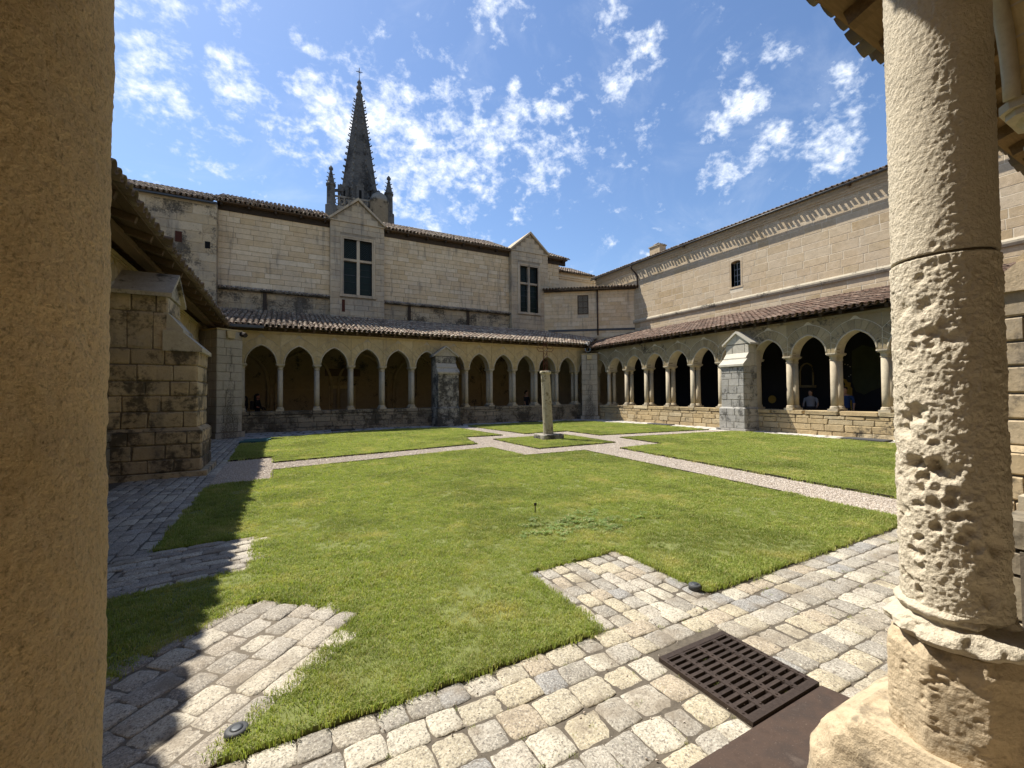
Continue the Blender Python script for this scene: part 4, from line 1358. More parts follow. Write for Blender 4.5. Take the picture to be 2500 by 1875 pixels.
# bays
M['bay'] = stone_mat('bay_stone', [(.46, .36, .235), (.50, .40, .27), (.43, .33, .21), (.53, .435, .30)], stain=0, runs=.75, grey=.5, grey_col=(.25, .225, .19), bump=.35)
for bi, ((b0, b1), (w0, w1, v0, v1), yf) in enumerate(((B1, W1, -.25), (B2, W2, -.4))):
    items = []
    T = Matrix.Translation((0, yf, 0))
    ashlar(items, b0, b1, courses(6.2, 12.3, .34, .08, rgb), .5, .95, T, [(w0 - .2, w1 + .2, v0 - .16, v1 + .22)], .012, .1, .008, 'ash', rgb)
    ashlar(items, 0, -yf + .02, courses(6.2, 12.3, .34, .08, rgb), .5, .9, Matrix.Translation((b0, .02, 0)) @ Matrix.Rotation(-math.pi / 2, 4, 'Z'), (), .012, .08, .006, 'ash', rgb)
    emit(nb, 'bay_stone', items, M['bay'], 150)
    mid = (b0 + b1) / 2
    apex = 13.8
    # gable stones clipped to the triangle
    zz = [12.36, 12.7, 13.05, 13.42, 13.72]
    for za, zb in zip(zz[:-1], zz[1:]):
        half = lambda z: (b1 - b0) / 2 * (apex - z) / (apex - 12.36)
        n_ = 3 if za < 12.6 else (2 if za < 13.3 else 1)
        for k in range(n_):
            xa, xb = -half(za) + .05, half(za) - .05
            p0, p1 = xa + (xb - xa) * k / n_, xa + (xb - xa) * (k + 1) / n_
            pl = clip_half([(p0 + .006, za), (p1 - .006, za), (p1 - .006, zb - .012), (p0 + .006, zb - .012)], 0, half(zb) - .03, True)
            pl = clip_half(pl, 0, -half(zb) + .03, False)
            if len(pl) > 2:
                MB().prism([(mid + x, z) for x, z in pl], yf - .004, yf + .1).build('gable_stone', M['bay'], nb)
    for sx in (-1, 1):
        hw = (b1 - b0) / 2
        pl = [(mid + sx * (hw + .12), 12.28), (mid + sx * (hw + .12), 12.42), (mid, apex + .12), (mid, apex - .05)]
        area = sum(a[0] * b[1] - b[0] * a[1] for a, b in zip(pl, pl[1:] + pl[:1]))
        if area < 0: pl = pl[::-1]
        MB().prism(pl, yf - .14, 2.5).build('gable_coping', M['bay'], nb)
    MB().box(b0 - .03, b1 + .03, yf - .06, yf + .1, 12.30, 12.37).build('string_course', M['bay'], nb)
    # window with stone cross
    mat = M['bay']
    fr = MB()
    for (k, pr) in ((.2, -.035), (.1, -.01)):
        fr.box(w0 - k, w0 - k + .1, yf + pr, yf + .35, v0 - .0, v1 + k)
        fr.box(w1 + k - .1, w1 + k, yf + pr, yf + .35, v0 - .0, v1 + k)
        fr.box(w0 - k + .1, w1 + k - .1, yf + pr, yf + .35, v1 + k - .1, v1 + k)
    fr.box(w0 - .25, w1 + .25, yf - .09, yf + .4, v0 - .16, v0)
    xm = (w0 + w1) / 2 + .02
    zt = v0 + (v1 - v0) * .63
    fr.box(xm - .085, xm + .085, yf + .06, yf + .36, v0, v1)
    fr.box(w0, xm - .085, yf + .062, yf + .358, zt - .07, zt + .07)
    fr.box(xm + .085, w1, yf + .062, yf + .358, zt - .07, zt + .07)
    win = fr.build('window', mat, nb)
    for (xa, xb) in ((w0, xm - .085), (xm + .085, w1)):
        for (za, zb) in ((v0, zt - .07), (zt + .07, v1)):
            MB().box(xa, xb, yf + .26, yf + .275, za, zb).build('pane', M['glass'], win)
            ld = MB()
            ld.box(xa, xa + .04, yf + .22, yf + .259, za, zb).box(xb - .04, xb, yf + .22, yf + .259, za, zb).box(xa + .04, xb - .04, yf + .22, yf + .259, za, za + .04).box(xa + .04, xb - .04, yf + .22, yf + .259, zb - .04, zb)
            if za > zt:
                ww = xb - xa
                hh = zb - za
                for s_ in (-1, 1):
                    k = -hh
                    while k < ww:
                        p = [Vector((xa + k + (q if s_ > 0 else hh - q), yf + .25, za + q)) for q in np.linspace(0, hh, 24)]
                        p = [v for v in p if xa < v.x < xb]
                        if len(p) > 1:
                            ld.tube([p[0], p[-1]], .007, 4)
                        k += .14
            else:
                for q in range(1, 5):
                    zq = za + (zb - za) * q / 5
                    ld.box(xa + .04, xb - .04, yf + .235, yf + .258, zq - (.02 if q == 3 else .008), zq + (.02 if q == 3 else .008))
            ld.build('leading', M['lead'], win)
# slit below the first window, chimney stub
MB().box(3.14, 3.32, -.262, -.2, 6.75, 7.5).build('slit_shutter', M['iron'], nb)
# ledge with small tiles and timber posts
for (a0, a1) in ((-3.16, B1[0]), (B1[1], B2[0])):
    MB().add([(a0, 0, 7.74), (a1, 0, 7.74), (a1, -.26, 7.60), (a0, -.26, 7.60), (a0, 0, 7.52), (a1, 0, 7.52), (a1, -.26, 7.54), (a0, -.26, 7.54)], [(0, 3, 2, 1), (3, 7, 6, 2), (4, 5, 6, 7), (0, 4, 7, 3), (1, 2, 6, 5)]).build('ledge', M['lichen'], nb)
    items = []
    x = a0 + .1
    while x < a1 - .05:
        items.append(('cover', Matrix.Translation((x, -.31, 7.56)) @ Matrix.Rotation(.45, 4, 'X') @ Matrix.Diagonal((.9, .75, .7, 1)), .15))
        x += .21
    emit(nb, 'ledge_tile', items, M['tile'], 120, True)
for x in (-.93, 7.33, 11.5):
    MB().box(x - .09, x + .09, -.10, -.0, 6.45, 7.52).build('timber_post', M['wood_dark'], nb)
# eave boards
for (a0, a1) in ((-3.2, B1[0] - .02), (B1[1] + .02, B2[0] - .02), (B2[1] + .02, 19.95)):
    MB().box(a0, a1, -.06, .1, 11.88, 12.42).build('fascia_board', M['wood_dark'], nb)
    MB().box(a0, a1, -.42, .0, 12.2, 12.25).build('soffit_board', M['wood'], nb)
    x = a0 + .2
    while x < a1:
        MB().box(x - .05, x + .05, -.36, -.06, 12.06, 12.2).build('rafter_end', M['wood_dark'], nb)
        x += 1.3
UA = R(25)
for (a0, a1, lb) in ((-3.25, B1[0] - .05, 'left'), (B1[1] + .05, B2[0] - .05, 'middle'), (B2[1] + .05, 20.0, 'right')):
    roof((a0, YN - .42, 12.26), 0, a1 - a0, UA, 4.6, {'left': 'old tile slope above the pale wall left of the first window bay', 'middle': 'old tile slope between the two gabled window bays', 'right': 'short ragged tile slope right of the second window bay'}[lb], None, name='main_roof', nmax=120, raft=9, group='tile slopes of the abbey building')
lg = MB()
lg.lathe([(.12, 12.7), (.12, 13.0)], 8, (-2.35, 1.0))
lg.box(-2.6, -2.1, .82, 1.2, 13.0, 13.06)
lg.build('roof_vent', M['tile'], nb)

# left building, set forward
lbld = thing('side_building', (0, YN - .7, 0), 0, 'taller rough stone building at far left behind the left eave', 'building')
MB().box(-13, -3.17, .02, 6, 0, 12.03).build('wall_core', M['mortar'], lbld)
items = []
ashlar(items, -8.2, -3.15, courses(5.2, 11.75, .5, .12, rgb), .6, 1.4, None, (), .012, .1, .01, 'ash', rgb)
ashlar(items, 0, .75, courses(5.2, 11.75, .5, .12, rgb), .5, .8, Matrix.Translation((-3.15, .0, 0)) @ Matrix.Rotation(math.pi / 2, 4, 'Z'), (), .012, .1, .006, 'ash', rgb)
emit(lbld, 'stone', items, M['lime_dirty'], 300)
MB().box(-4.9, -4.62, -.03, .1, 9.6, 10.15).build('brick_patch', M['iron'], lbld)
MB().box(-3.65, -3.42, -.012, .1, 9.45, 9.82).build('putlog_hole', M['dark'], lbld)
MB().box(-5.3, -4.25, -.05, .1, 7.55, 7.78).build('lintel', M['wood'], lbld)
MB().box(-4.8, -4.3, -.012, .1, 7.25, 7.5).build('opening', M['dark'], lbld)
MB().box(-13, -3.1, -.28, -.14, 11.82, 11.9).build('gutter', M['zinc_dark'], lbld)
roof((-9.0, YN - 1.0, 11.93), 0, 5.9, UA, 4.0, 'tile slope of the far left side building', None, name='main_roof', nmax=120, raft=9, group='tile slopes of the abbey building')

# skewed building in the far right corner
A_ = Vector((17.9, 27.3))
B_ = Vector((23.1, 23.5))
dv = (B_ - A_).normalized()
ang = math.atan2(dv.y, dv.x)
LK = (B_ - A_).length
sk = thing('corner_building', (A_.x, A_.y, 0), ang, 'low skewed stone building with a small shuttered window in the far right corner', 'building')
MB().box(-.3, LK + .2, .02, 2.0, 0, 9.45).build('wall_core', M['mortar'], sk)
items = []
SWN = (2.29, 2.99, 7.69, 9.03)
ashlar(items, -.3, LK, courses(5.3, 9.4, .30, .1, rgb), .45, .95, None, [(SWN[0] - .06, SWN[1] + .06, SWN[2] - .06, SWN[3] + .06)], .012, .1, .008, 'ash', rgb)
emit(sk, 'stone', items, M['lime_n'], 300)
fr = MB().box(SWN[0] - .05, SWN[0], -.02, .06, SWN[2] - .05, SWN[3] + .05).box(SWN[1], SWN[1] + .05, -.02, .06, SWN[2] - .05, SWN[3] + .05).box(SWN[0], SWN[1], -.02, .06, SWN[3], SWN[3] + .05).box(SWN[0], SWN[1], -.02, .06, SWN[2] - .05, SWN[2])
wn = fr.build('window', M['wood'], sk)
MB().box(SWN[0], SWN[1], .02, .04, SWN[2], SWN[3]).build('pane', M['pane_grey'], wn)
bars = MB()
for q in (1, 2):
    z = SWN[2] + (SWN[3] - SWN[2]) * q / 3
    bars.box(SWN[0], SWN[1], .0, .03, z - .018, z + .018)
xm = (SWN[0] + SWN[1]) / 2
bars.box(xm - .015, xm + .015, .002, .028, SWN[2], SWN[3])
bars.build('glazing_bar', M['wood'], wn)
MB().tube([(3.72, -.08, 9.42), (3.72, -.08, 6.0)], .05, 8).build('downpipe', M['pipe'], sk, True)
MB().box(-.3, LK + .1, -.36, .0, 9.40, 9.45).build('soffit_board', M['wood_dark'], sk)
rk = roof((A_.x - .3 * dv.x + .42 * dv.y, A_.y - .3 * dv.y - .42 * dv.x, 9.5), ang, LK + .55, R(13), 2.6, 'thin tile slope on the skewed corner building', None, name='main_roof', nmax=120, raft=9, group='tile slopes of the abbey building')
MB().box(0, LK, -.05, .0, 6.35, 6.5).build('flashing', M['zinc_dark'], sk)

# rear building
rb = thing('rear_building', (0, 29.4, 0), 0, 'plain stone range behind the skewed corner building', 'building')
MB().box(18.5, 24.5, .0, 5, 0, 11.9).build('wall', M['lime_n'], rb)
MB().box(18.5, 24.5, -.18, .0, 11.45, 11.6).box(18.5, 24.5, -.1, .0, 11.3, 11.45).build('cornice', M['lime_n'], rb)
roof((19.4, 29.05, 11.8), 0, 4.6, R(24), 4, 'tile slope of the rear range beside the long right hand roof', None, name='main_roof', nmax=60, raft=9, group='tile slopes of the abbey building')

# ------------------------------------------------------------------ the long sunlit building (east range)
XE = 23.1
eb = thing('long_building', (XE, 28.0, 0), -math.pi / 2, 'long sunlit ashlar building with one small barred window and scalloped eave shadow', 'building')
EW = (28 - 15.70, 28 - 15.12, 7.75, 9.15)
LE = 27.5
core = MB()
core.box(0, EW[0], .003, 6, 0, 11.28).box(EW[1], LE, .003, 6, 0, 11.28).box(EW[0], EW[1], .003, 6, 0, EW[2]).box(EW[0], EW[1], .003, 6, EW[3] + .12, 11.28).box(EW[0], EW[1], .5, 6, EW[2], EW[3] + .12)
core.build('wall_core', M['mortar_light'], eb)
items = []
rge = random.Random(9)
ashlar(items, 0, LE, courses(7.04, 11.0, .40, .12, rge), .55, 1.25, None, [(EW[0] - .1, EW[1] + .1, EW[2] - .08, EW[3] + .22)], .015, .07, .006, 'ash', rge)
emit(eb, 'stone', items, M['lime_e'], 300)
items = []
ashlar(items, 0, LE, [5.7, 6.0, 6.4, 6.8], .6, 1.3, None, (), .02, .07, .008, 'ash', rge)
emit(eb, 'base_stone', items, M['lime_e'], 150)
MB().add([(0, -.03, 7.08), (LE, -.03, 7.08), (LE, -.11, 6.98), (0, -.11, 6.98), (0, -.11, 6.9), (LE, -.11, 6.9), (0, -.07, 6.8), (LE, -.07, 6.8), (0, .02, 6.8), (LE, .02, 6.8), (0, .02, 7.08), (LE, .02, 7.08)],
         [(0, 3, 2, 1), (3, 4, 5, 2), (4, 6, 7, 5), (6, 8, 9, 7), (10, 0, 1, 11)]).build('string_course', M['cap_dirty'], eb)
# corbelled eave
MB().box(0, LE, -.04, .1, 10.76, 10.88).box(0, LE, -.07, .1, 10.88, 11.0).box(0, LE, -.04, .1, 11.0, 11.24).build('eave_cornice', M['lime_e'], eb)
# window
fr = MB()
fr.box(EW[0] - .1, EW[0], -.012, .4, EW[2] - .0, EW[3]).box(EW[1], EW[1] + .1, -.012, .4, EW[2] - .0, EW[3]).box(EW[0] - .12, EW[1] + .12, -.02, .4, EW[2] - .1, EW[2])
xm = (EW[0] + EW[1]) / 2
arcs = [(xm - .39, EW[3]), (xm + .39, EW[3]), (xm + .39, EW[3] + .22), (xm - .39, EW[3] + .22)]
lo = [(xm + (EW[1] - EW[0]) / 2 * math.cos(a), EW[3] + .1 * math.sin(a)) for a in np.linspace(0, math.pi, 9)]
fr.prism([(xm - .39, EW[3])] + lo[::-1] + [(xm + .39, EW[3]), (xm + .39, EW[3] + .22), (xm - .39, EW[3] + .22)], -.012, .4)
wn = fr.build('window', M['lime_e'], eb)
MB().box(EW[0], EW[1], .34, .36, EW[2], EW[3] + .11).build('pane', M['glass'], wn)
bars = MB()
for q in range(5):
    z = EW[2] + (EW[3] - EW[2]) * q / 4
    bars.box(EW[0], EW[1], .28, .31, z - .014, z + .014)
for q in range(4):
    x = EW[0] + (EW[1] - EW[0]) * q / 3
    bars.box(x - .016, x + .016, .275, .315, EW[2], EW[3] + .09)
bars.build('glazing_bar', M['white_frame'], wn)
# gutter standing clear of the tile ends, and the pipe
gm_ = MB()
GX = -.44
for i in range(6):
    a0, a1 = math.pi * (1 + i / 6), math.pi * (1 + (i + 1) / 6)
    q = []
    for xx in (0, LE):
        for aa in (a0, a1):
            for rr in (.072, .066):
                q.append((xx, GX + rr * math.cos(aa), 11.12 + rr * math.sin(aa)))
    gm_.add(q, [(0, 2, 6, 4), (1, 5, 7, 3), (0, 1, 3, 2), (4, 6, 7, 5), (0, 4, 5, 1), (2, 3, 7, 6)])
gm_.build('gutter', M['zinc_dark'], eb, True)
MB().tube([(4.6, -.44, 11.06), (4.62, -.38, 10.85), (4.75, -.1, 10.5), (4.9, -.07, 10.2), (4.9, -.07, 9.4)], .055, 8).build('downpipe', M['pipe'], eb, True)
eroof = roof((XE - .34, 28.0, 11.16), -math.pi / 2, LE, R(21), 3.4, 'tile slope along the top of the long sunlit building', None, name='main_roof', nmax=150, raft=9, chan_off=.11, cw=.70, group='tile slopes of the abbey building')
ck = thing('chimney', (24.3, 22.3, 0), 0, 'squat stone chimney on the roof of the long sunlit building', 'chimney')
MB().box(-.32, .32, -.48, .48, 11.3, 12.36).build('stack', M['lime_e'], ck)
MB().box(-.38, .38, -.54, .54, 12.36, 12.44).build('cap', M['cap_dirty'], ck)
items = [('cover', Matrix.Translation((-.3 + .2 * i, -.4, 12.45)), .1) for i in range(4)]
emit(ck, 'tile', items, M['tile'], 10, True)

# ------------------------------------------------------------------ gallery interiors
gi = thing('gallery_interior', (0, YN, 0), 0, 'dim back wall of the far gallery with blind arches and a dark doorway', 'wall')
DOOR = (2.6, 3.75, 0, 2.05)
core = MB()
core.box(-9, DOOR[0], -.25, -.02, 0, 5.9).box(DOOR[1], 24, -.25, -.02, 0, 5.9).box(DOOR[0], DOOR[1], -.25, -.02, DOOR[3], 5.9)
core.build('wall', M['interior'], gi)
MB().box(DOOR[0], DOOR[1], -.03, -.021, 0, DOOR[3]).build('doorway_void', M['dark'], gi)
MB().box(DOOR[0] - .18, DOOR[0], -.3, -.05, 0, DOOR[3] + .18).box(DOOR[1], DOOR[1] + .18, -.3, -.05, 0, DOOR[3] + .18).box(DOOR[0], DOOR[1], -.3, -.05, DOOR[3], DOOR[3] + .18).build('door_frame', M['lime_arc'], gi)
MB().box(2.2, 4.2, -.32, -.25, 2.8, 3.25).build('lintel', M['wood'], gi)
for c in (-2.2, 1.1, 4.4, 7.7, 11., 14.3, 17.6):
    cv = arch_curve(1.45, 1.9, 0, 9, 2.3)
    MB().tube([(c - 1.45, -.25, 0)] + [(c + x, -.25, z) for x, z in cv] + [(c + 1.45, -.25, 0)], .11, 6).build('wall_rib', M['interior'], gi, True)
MB().box(-9, 2.4, -.30, -.25, 1.95, 2.05).build('string_course', M['interior'], gi)
MB().tube([(6.9, -3.5, 4.9), (6.85, -3.5, 3.), (6.8, -3.5, 1.8), (6.6, -3.5, 1.0)], .018, 5).build('cable', M['bag'], gi)
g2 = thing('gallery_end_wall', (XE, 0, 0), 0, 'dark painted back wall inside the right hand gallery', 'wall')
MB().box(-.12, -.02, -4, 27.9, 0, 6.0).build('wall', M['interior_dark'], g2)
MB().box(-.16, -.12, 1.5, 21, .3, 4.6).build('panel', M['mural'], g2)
def on_e(z10x, z10y, X):
    px, py = 1750 + z10x / 3.951, 680 + z10y / 3.951
    d_ = f0 + cr * ((px - 1250) / fpx) - cu * ((py - 937.5) / fpx)
    p = CAM + d_ * (X / d_.x)
    return p.y, p.z
def flat(name, pts, mat, k):
    q = [on_e(x, y, XE - .18) for x, y in pts]
    b = MB()
    n = len(q)
    vs = [(-.162 - .004 * k, y, z) for y, z in q] + [(-.15, y, z) for y, z in q]
    b.add(vs, [tuple(range(n))] + [tuple(range(2 * n - 1, n - 1, -1))] + [(i, (i + 1) % n, (i + 1) % n + n, i + n) for i in range(n)])
    b.build(name, mat, g2)
flat('painted_shape', [(1212, 962), (1248, 975), (1262, 1000), (1290, 1005), (1286, 1040), (1305, 1060), (1305, 1300), (1240, 1300), (1240, 1240), (1265, 1180), (1240, 1120), (1225, 1050), (1238, 1020)], M['mural_y'], 1)
flat('painted_cloud', [(1300, 700), (1400, 640), (1560, 680), (1580, 1050), (1500, 1080), (1420, 1120), (1340, 1090), (1305, 1000)], M['mural_g'], 2)
flat('painted_disc', [(533 + 38 * math.cos(a), 1165 + 38 * math.sin(a)) for a in np.linspace(0, 6.28, 20)[:-1]], M['mural_y'], 3)
for i, (x, y) in enumerate(((1210, 820), (1235, 826), (1262, 832), (1285, 850), (1290, 930), (1272, 945))):
    flat('painted_dot', [(x + 6 * math.cos(a), y + 5 * math.sin(a)) for a in np.linspace(0, 6.28, 7)[:-1]], M['mural_w'], 4)
# arched niche frame on the painted wall
nf = MB()
pts = [(800, 1030), (800, 900), (812, 850), (840, 825), (865, 818), (890, 825), (915, 850), (925, 900), (925, 1030)]
q = [on_e(x, y, XE - .25) for x, y in pts]
nf.tube([(-.22, y, z) for y, z in q], .04, 6)
for k in range(5):
    y, z = on_e(805 + 32 * k, 1040, XE - .25)
    nf.box(-.26, -.18, y - .09, y + .09, z - .06, z + .06)
nf.build('niche_frame', M['lime_arc_e'], g2)
# floors, side walls and the plain outer walls that close the galleries
fl = MB()
fl.slab([(-8.4, 22.6), (24, 22.6), (24, 28), (-8.4, 28)], -.1, .0)
fl.slab([(18.2, -4.5), (24, -4.5), (24, 22.6), (18.2, 22.6)], -.1, .0)
fl.slab([(-8.4, -4.5), (-3.0, -4.5), (-3.0, 22.6), (-8.4, 22.6)], -.1, .0)
fl.slab([(-3.0, -4.5), (18.2, -4.5), (18.2, .2), (-3.0, .2)], -.1, .0)
tag(fl.build('gallery_floor', M['floor']), 'stone floor of the covered galleries', None, None, 'structure')
ww = thing('gallery_outer_wall', (-8.2, 0, 0), 0, 'plain outer wall behind the left gallery', 'wall')
MB().box(-.4, 0, -4.6, 27.2, -.1, 6.35).build('wall', M['interior'], ww)
ws = thing('gallery_outer_wall', (0, -4.6, 0), 0, 'plain outer wall behind the near gallery', 'wall')
MB().box(-8.2, 23.1, -.4, 0, -.1, 6.35).build('wall', M['interior'], ws)

nv = thing('added_bounce_wall', (0, -4.6, 0), 0, 'tall plain pale wall added unseen behind the near gallery to bounce sunlight', 'building')  # added out of view to bounce warm light onto the shaded range
MB().box(-10, 25, -7, -.42, -.1, 13).build('wall', M['lime_e'], nv)
MB().box(-10, 25, -.55, -.2, 12.7, 13.05).build('cornice', M['lime_e'], nv)
# ------------------------------------------------------------------ church spire
tw = thing('church_spire', (8.12, 54, 0), R(-6), 'tall dark octagonal stone spire with crockets rising behind the far roof', 'spire')
def octa(r, z, ph=.5, n=8):
    return [(r * math.cos(2 * math.pi * (i + ph) / n), r * math.sin(2 * math.pi * (i + ph) / n), z) for i in range(n)]
b = MB()
rows = 40
zb, zt = 24.4, 38.35
rbot, rtop = 2.36, .30
prev = None
for i in range(rows + 1):
    f = i / rows
    z = zb + (zt - zb) * f
    r_ = rbot + (rtop - rbot) * f
    for dr in ((.035, -.02) if i < rows else (.0,)):
        k = len(b.v)
        b.v += octa(r_ + dr, z + (0 if dr > 0 else .08))
        if prev is not None:
            for q in range(8):
                b.f.append((prev + q, prev + (q + 1) % 8, k + (q + 1) % 8, k + q))
        prev = k
b.f.append(tuple(prev + i for i in range(8)))
b.build('spire', M['spire'], tw)
rb_ = MB()
for q in range(8):
    a = 2 * math.pi * (q + .5) / 8
    rb_.tube([(rbot * math.cos(a), rbot * math.sin(a), zb), (rtop * math.cos(a), rtop * math.sin(a), zt)], [.11, .05], 5)
rb_.build('spire_rib', M['spire'], tw)
for q in range(8):
    a = 2 * math.pi * (q + .5) / 8
    c = MB()
    for i in range(17):
        f = (i + .6) / 17.5
        z = zb + (zt - zb) * f
        r_ = rbot + (rtop - rbot) * f
        c.tube([(r_ * math.cos(a), r_ * math.sin(a), z), ((r_ + .22) * math.cos(a), (r_ + .22) * math.sin(a), z + .08), ((r_ + .3) * math.cos(a), (r_ + .3) * math.sin(a), z + .2)], [.07, .08, .05], 5)
    c.build('crocket_row', M['spire'], tw)
MB().lathe([(.3, 38.2), (.42, 38.4), (.4, 38.6), (.24, 38.7), (.22, 39.2), (.34, 39.3), (.34, 39.5), (.2, 39.6), (.18, 40.0), (.28, 40.05), (.05, 40.45)], 8).build('lantern', M['spire'], tw)
cr_ = MB()
cr_.tube([(0, 0, 40.2), (0, 0, 41.9)], .04, 6).tube([(-.38, 0, 41.4), (.38, 0, 41.4)], .035, 6)
cr_.tube([(-.2, 0, 41.2), (.2, 0, 41.6)], .02, 4).tube([(-.2, 0, 41.6), (.2, 0, 41.2)], .02, 4)
cr_.build('cross', M['lead'], tw)
# tower body, balustrade, pinnacles, turret
bod = MB()
bod.box(-2.9, 2.9, -2.9, 2.9, 0, 23.0)
bod.box(-3.05, 3.05, -3.05, 3.05, 22.7, 23.0)
bod.lathe([(2.45, 23.0), (2.42, 24.5)], 8, ph=.5)
bod.build('tower_body', M['spire_light'], tw)
for q in range(8):
    a = 2 * math.pi * q / 8
    m_ = Matrix.Rotation(a, 4, 'Z')
    lu = MB()
    lu.box(2.15, 2.42, -.42, .42, 24.0, 26.0, m_)
    vs = [m_ @ Vector(p) for p in ((2.45, -.5, 26.0), (2.45, .5, 26.0), (2.45, 0, 27.0), (1.6, -.5, 26.0), (1.6, .5, 26.0), (1.6, 0, 27.0))]
    lu.add(vs, [(0, 1, 2), (4, 3, 5), (0, 2, 5, 3), (1, 4, 5, 2), (0, 3, 4, 1)])
    d_ = lu.build('lucarne', M['spire'], tw)
    MB().box(2.38, 2.44, -.14, .14, 24.2, 25.6, m_).build('lucarne_opening', M['dark'], d_)
bal = MB()
for sx in range(4):
    m_ = Matrix.Rotation(sx * math.pi / 2, 4, 'Z')
    bal.box(-2.9, 2.9, -3.0, -2.86, 24.15, 24.35, m_).box(-2.9, 2.9, -3.0, -2.86, 23.0, 23.2, m_)
    for k in range(12):
        x = -2.75 + k * .5
        bal.box(x - .06, x + .06, -2.97, -2.89, 23.2, 24.15, m_)
    for k in range(11):
        x = -2.5 + k * .5
        bal.tube([m_ @ Vector((x + .19 * math.cos(t), -2.93, 23.68 + .3 * math.sin(t))) for t in np.linspace(0, 6.283, 9)], .05, 4)
    # flyers from the pinnacles to the spire
bal.build('balustrade', M['spire_light'], tw)
for (sx, sy) in ((-1, -1), (1, -1), (1, 1), (-1, 1)):
    m_ = Matrix.Translation((sx * 3.05 / 1.0, sy * 3.05, 0))
    p = MB()
    cx_, cy_ = sx * 3.15, sy * 3.0
    p.lathe([(.64, 21.0), (.64, 23.0), (.48, 23.1), (.46, 25.2), (.56, 25.3), (.56, 25.45), (.42, 25.6), (.12, 27.05), (.25, 27.15), (.25, 27.3), (.05, 27.6)], 8, (cx_, cy_), ph=.5)
    pin = p.build('pinnacle', M['spire'], tw)
    c = MB()
    for i in range(3):
        z = 25.7 + i * .45
        r_ = .33 - i * .07
        for q in range(4):
            a = q * math.pi / 2 + .3
            c.tube([(cx_ + r_ * math.cos(a), cy_ + r_ * math.sin(a), z), (cx_ + (r_ + .2) * math.cos(a), cy_ + (r_ + .2) * math.sin(a), z + .12)], [.05, .06], 4)
    c.build('crocket', M['spire'], pin)
    fly = MB()
    fly.add([(cx_, cy_ - .08, 24.6), (cx_ * .5, cy_ * .5 - .08, 25.6), (cx_ * .5, cy_ * .5 - .08, 25.9), (cx_, cy_ - .08, 24.9), (cx_, cy_ + .08, 24.6), (cx_ * .5, cy_ * .5 + .08, 25.6), (cx_ * .5, cy_ * .5 + .08, 25.9), (cx_, cy_ + .08, 24.9)],
            [(0, 1, 2, 3), (7, 6, 5, 4), (3, 2, 6, 7), (0, 4, 5, 1)])
    fly.build('flyer', M['spire'], tw)
tu = MB()
tu.lathe([(1.05, 18), (1.05, 24.0), (1.15, 24.05), (1.1, 24.3), (.8, 24.9), (.4, 25.2), (.05, 25.3)], 14, (2.05, -3.2))
tu.build('stair_turret', M['spire_light'], tw, True)

# ------------------------------------------------------------------ pillar with iron cross
pl_ = thing('stone_pillar', (8.38, 12.85, .0), 0, 'leaning fluted stone pillar on a block carrying a rusty iron cross', 'pillar')
b = MB()
for (x0_, x1_, y0_, y1_, z0_, z1_) in ((-.40, .44, -.36, .40, -.02, .20),):
    b.box(x0_, x1_, y0_, y1_, z0_, z1_)
blk = b.build('base_block', M['lichen'], pl_)
bv = blk.modifiers.new('worn_edges', 'BEVEL')
bv.width = .05
bv.segments = 3
sh = MB()
k = 0
rows = 14
seg = 64
for j in range(rows + 1):
    f = j / rows
    z = .20 + 2.12 * f
    r_ = .185 - .02 * f
    for i in range(seg):
        a = 2 * math.pi * i / seg
        rr = r_ - .014 * abs(math.sin(a * 8)) ** .6
        sh.v.append((rr * math.cos(a) - .10 * f, rr * math.sin(a), z))
for j in range(rows):
    for i in range(seg):
        a, b2 = j * seg + i, j * seg + (i + 1) % seg
        sh.f.append((a, b2, b2 + seg, a + seg))
M['pillar'] = stone_mat('mossy_pillar_stone', [(.40, .36, .25), (.38, .34, .235)], stain=.12, stain_col=(.12, .095, .04), grey=.4, grey_col=(.30, .27, .19), bump=.7, fine=24, stain_scale=5)
sh.build('shaft', M['pillar'], pl_, True)
MB().lathe([(.165, 2.32), (.20, 2.35), (.205, 2.41), (.18, 2.44)], 24, (-.10, 0)).build('capital', M['pillar'], pl_, True)
ic = MB()
X0 = -.10
for s_ in (-1, 1):
    ic.tube([(X0 + s_ * .075, 0, 2.42), (X0 + s_ * .075, 0, 3.14)], .011, 5)
    ic.tube([(X0 + s_ * .05, 0, 3.28), (X0 + s_ * .05, 0, 3.44), (X0 + s_ * .09, 0, 3.5), (X0, 0, 3.66)], .010, 5)
    ic.tube([(X0 + s_ * .06, 0, 3.14), (X0 + s_ * .27, 0, 3.14), (X0 + s_ * .33, 0, 3.20), (X0 + s_ * .345, 0, 3.28)], .010, 5)
    ic.tube([(X0 + s_ * .06, 0, 3.26), (X0 + s_ * .25, 0, 3.25), (X0 + s_ * .31, 0, 3.30), (X0 + s_ * .29, 0, 3.35)], .010, 5)
ic.tube([(X0 - .10 + .20 * (i % 2), 0, 2.44 + i * .11) for i in range(7)], .008, 5)
ic.tube([(X0 + .10 * math.sin(t * 1.0) * .8, .01, 2.45 + t * .085) for t in range(9)], .008, 5)
ic.tube([(X0 + .1 * math.cos(t), 0, 3.25 + .1 * math.sin(t)) for t in np.linspace(0, 6.283, 13)], .009, 5)
ic.tube([(X0, 0, 3.3), (X0, 0, 3.8)], .009, 5)
ic.tube([(X0 - .075, 0, 2.44), (X0 + .075, 0, 2.44)], .012, 5)
ic.build('iron_cross', M['iron'], pl_)

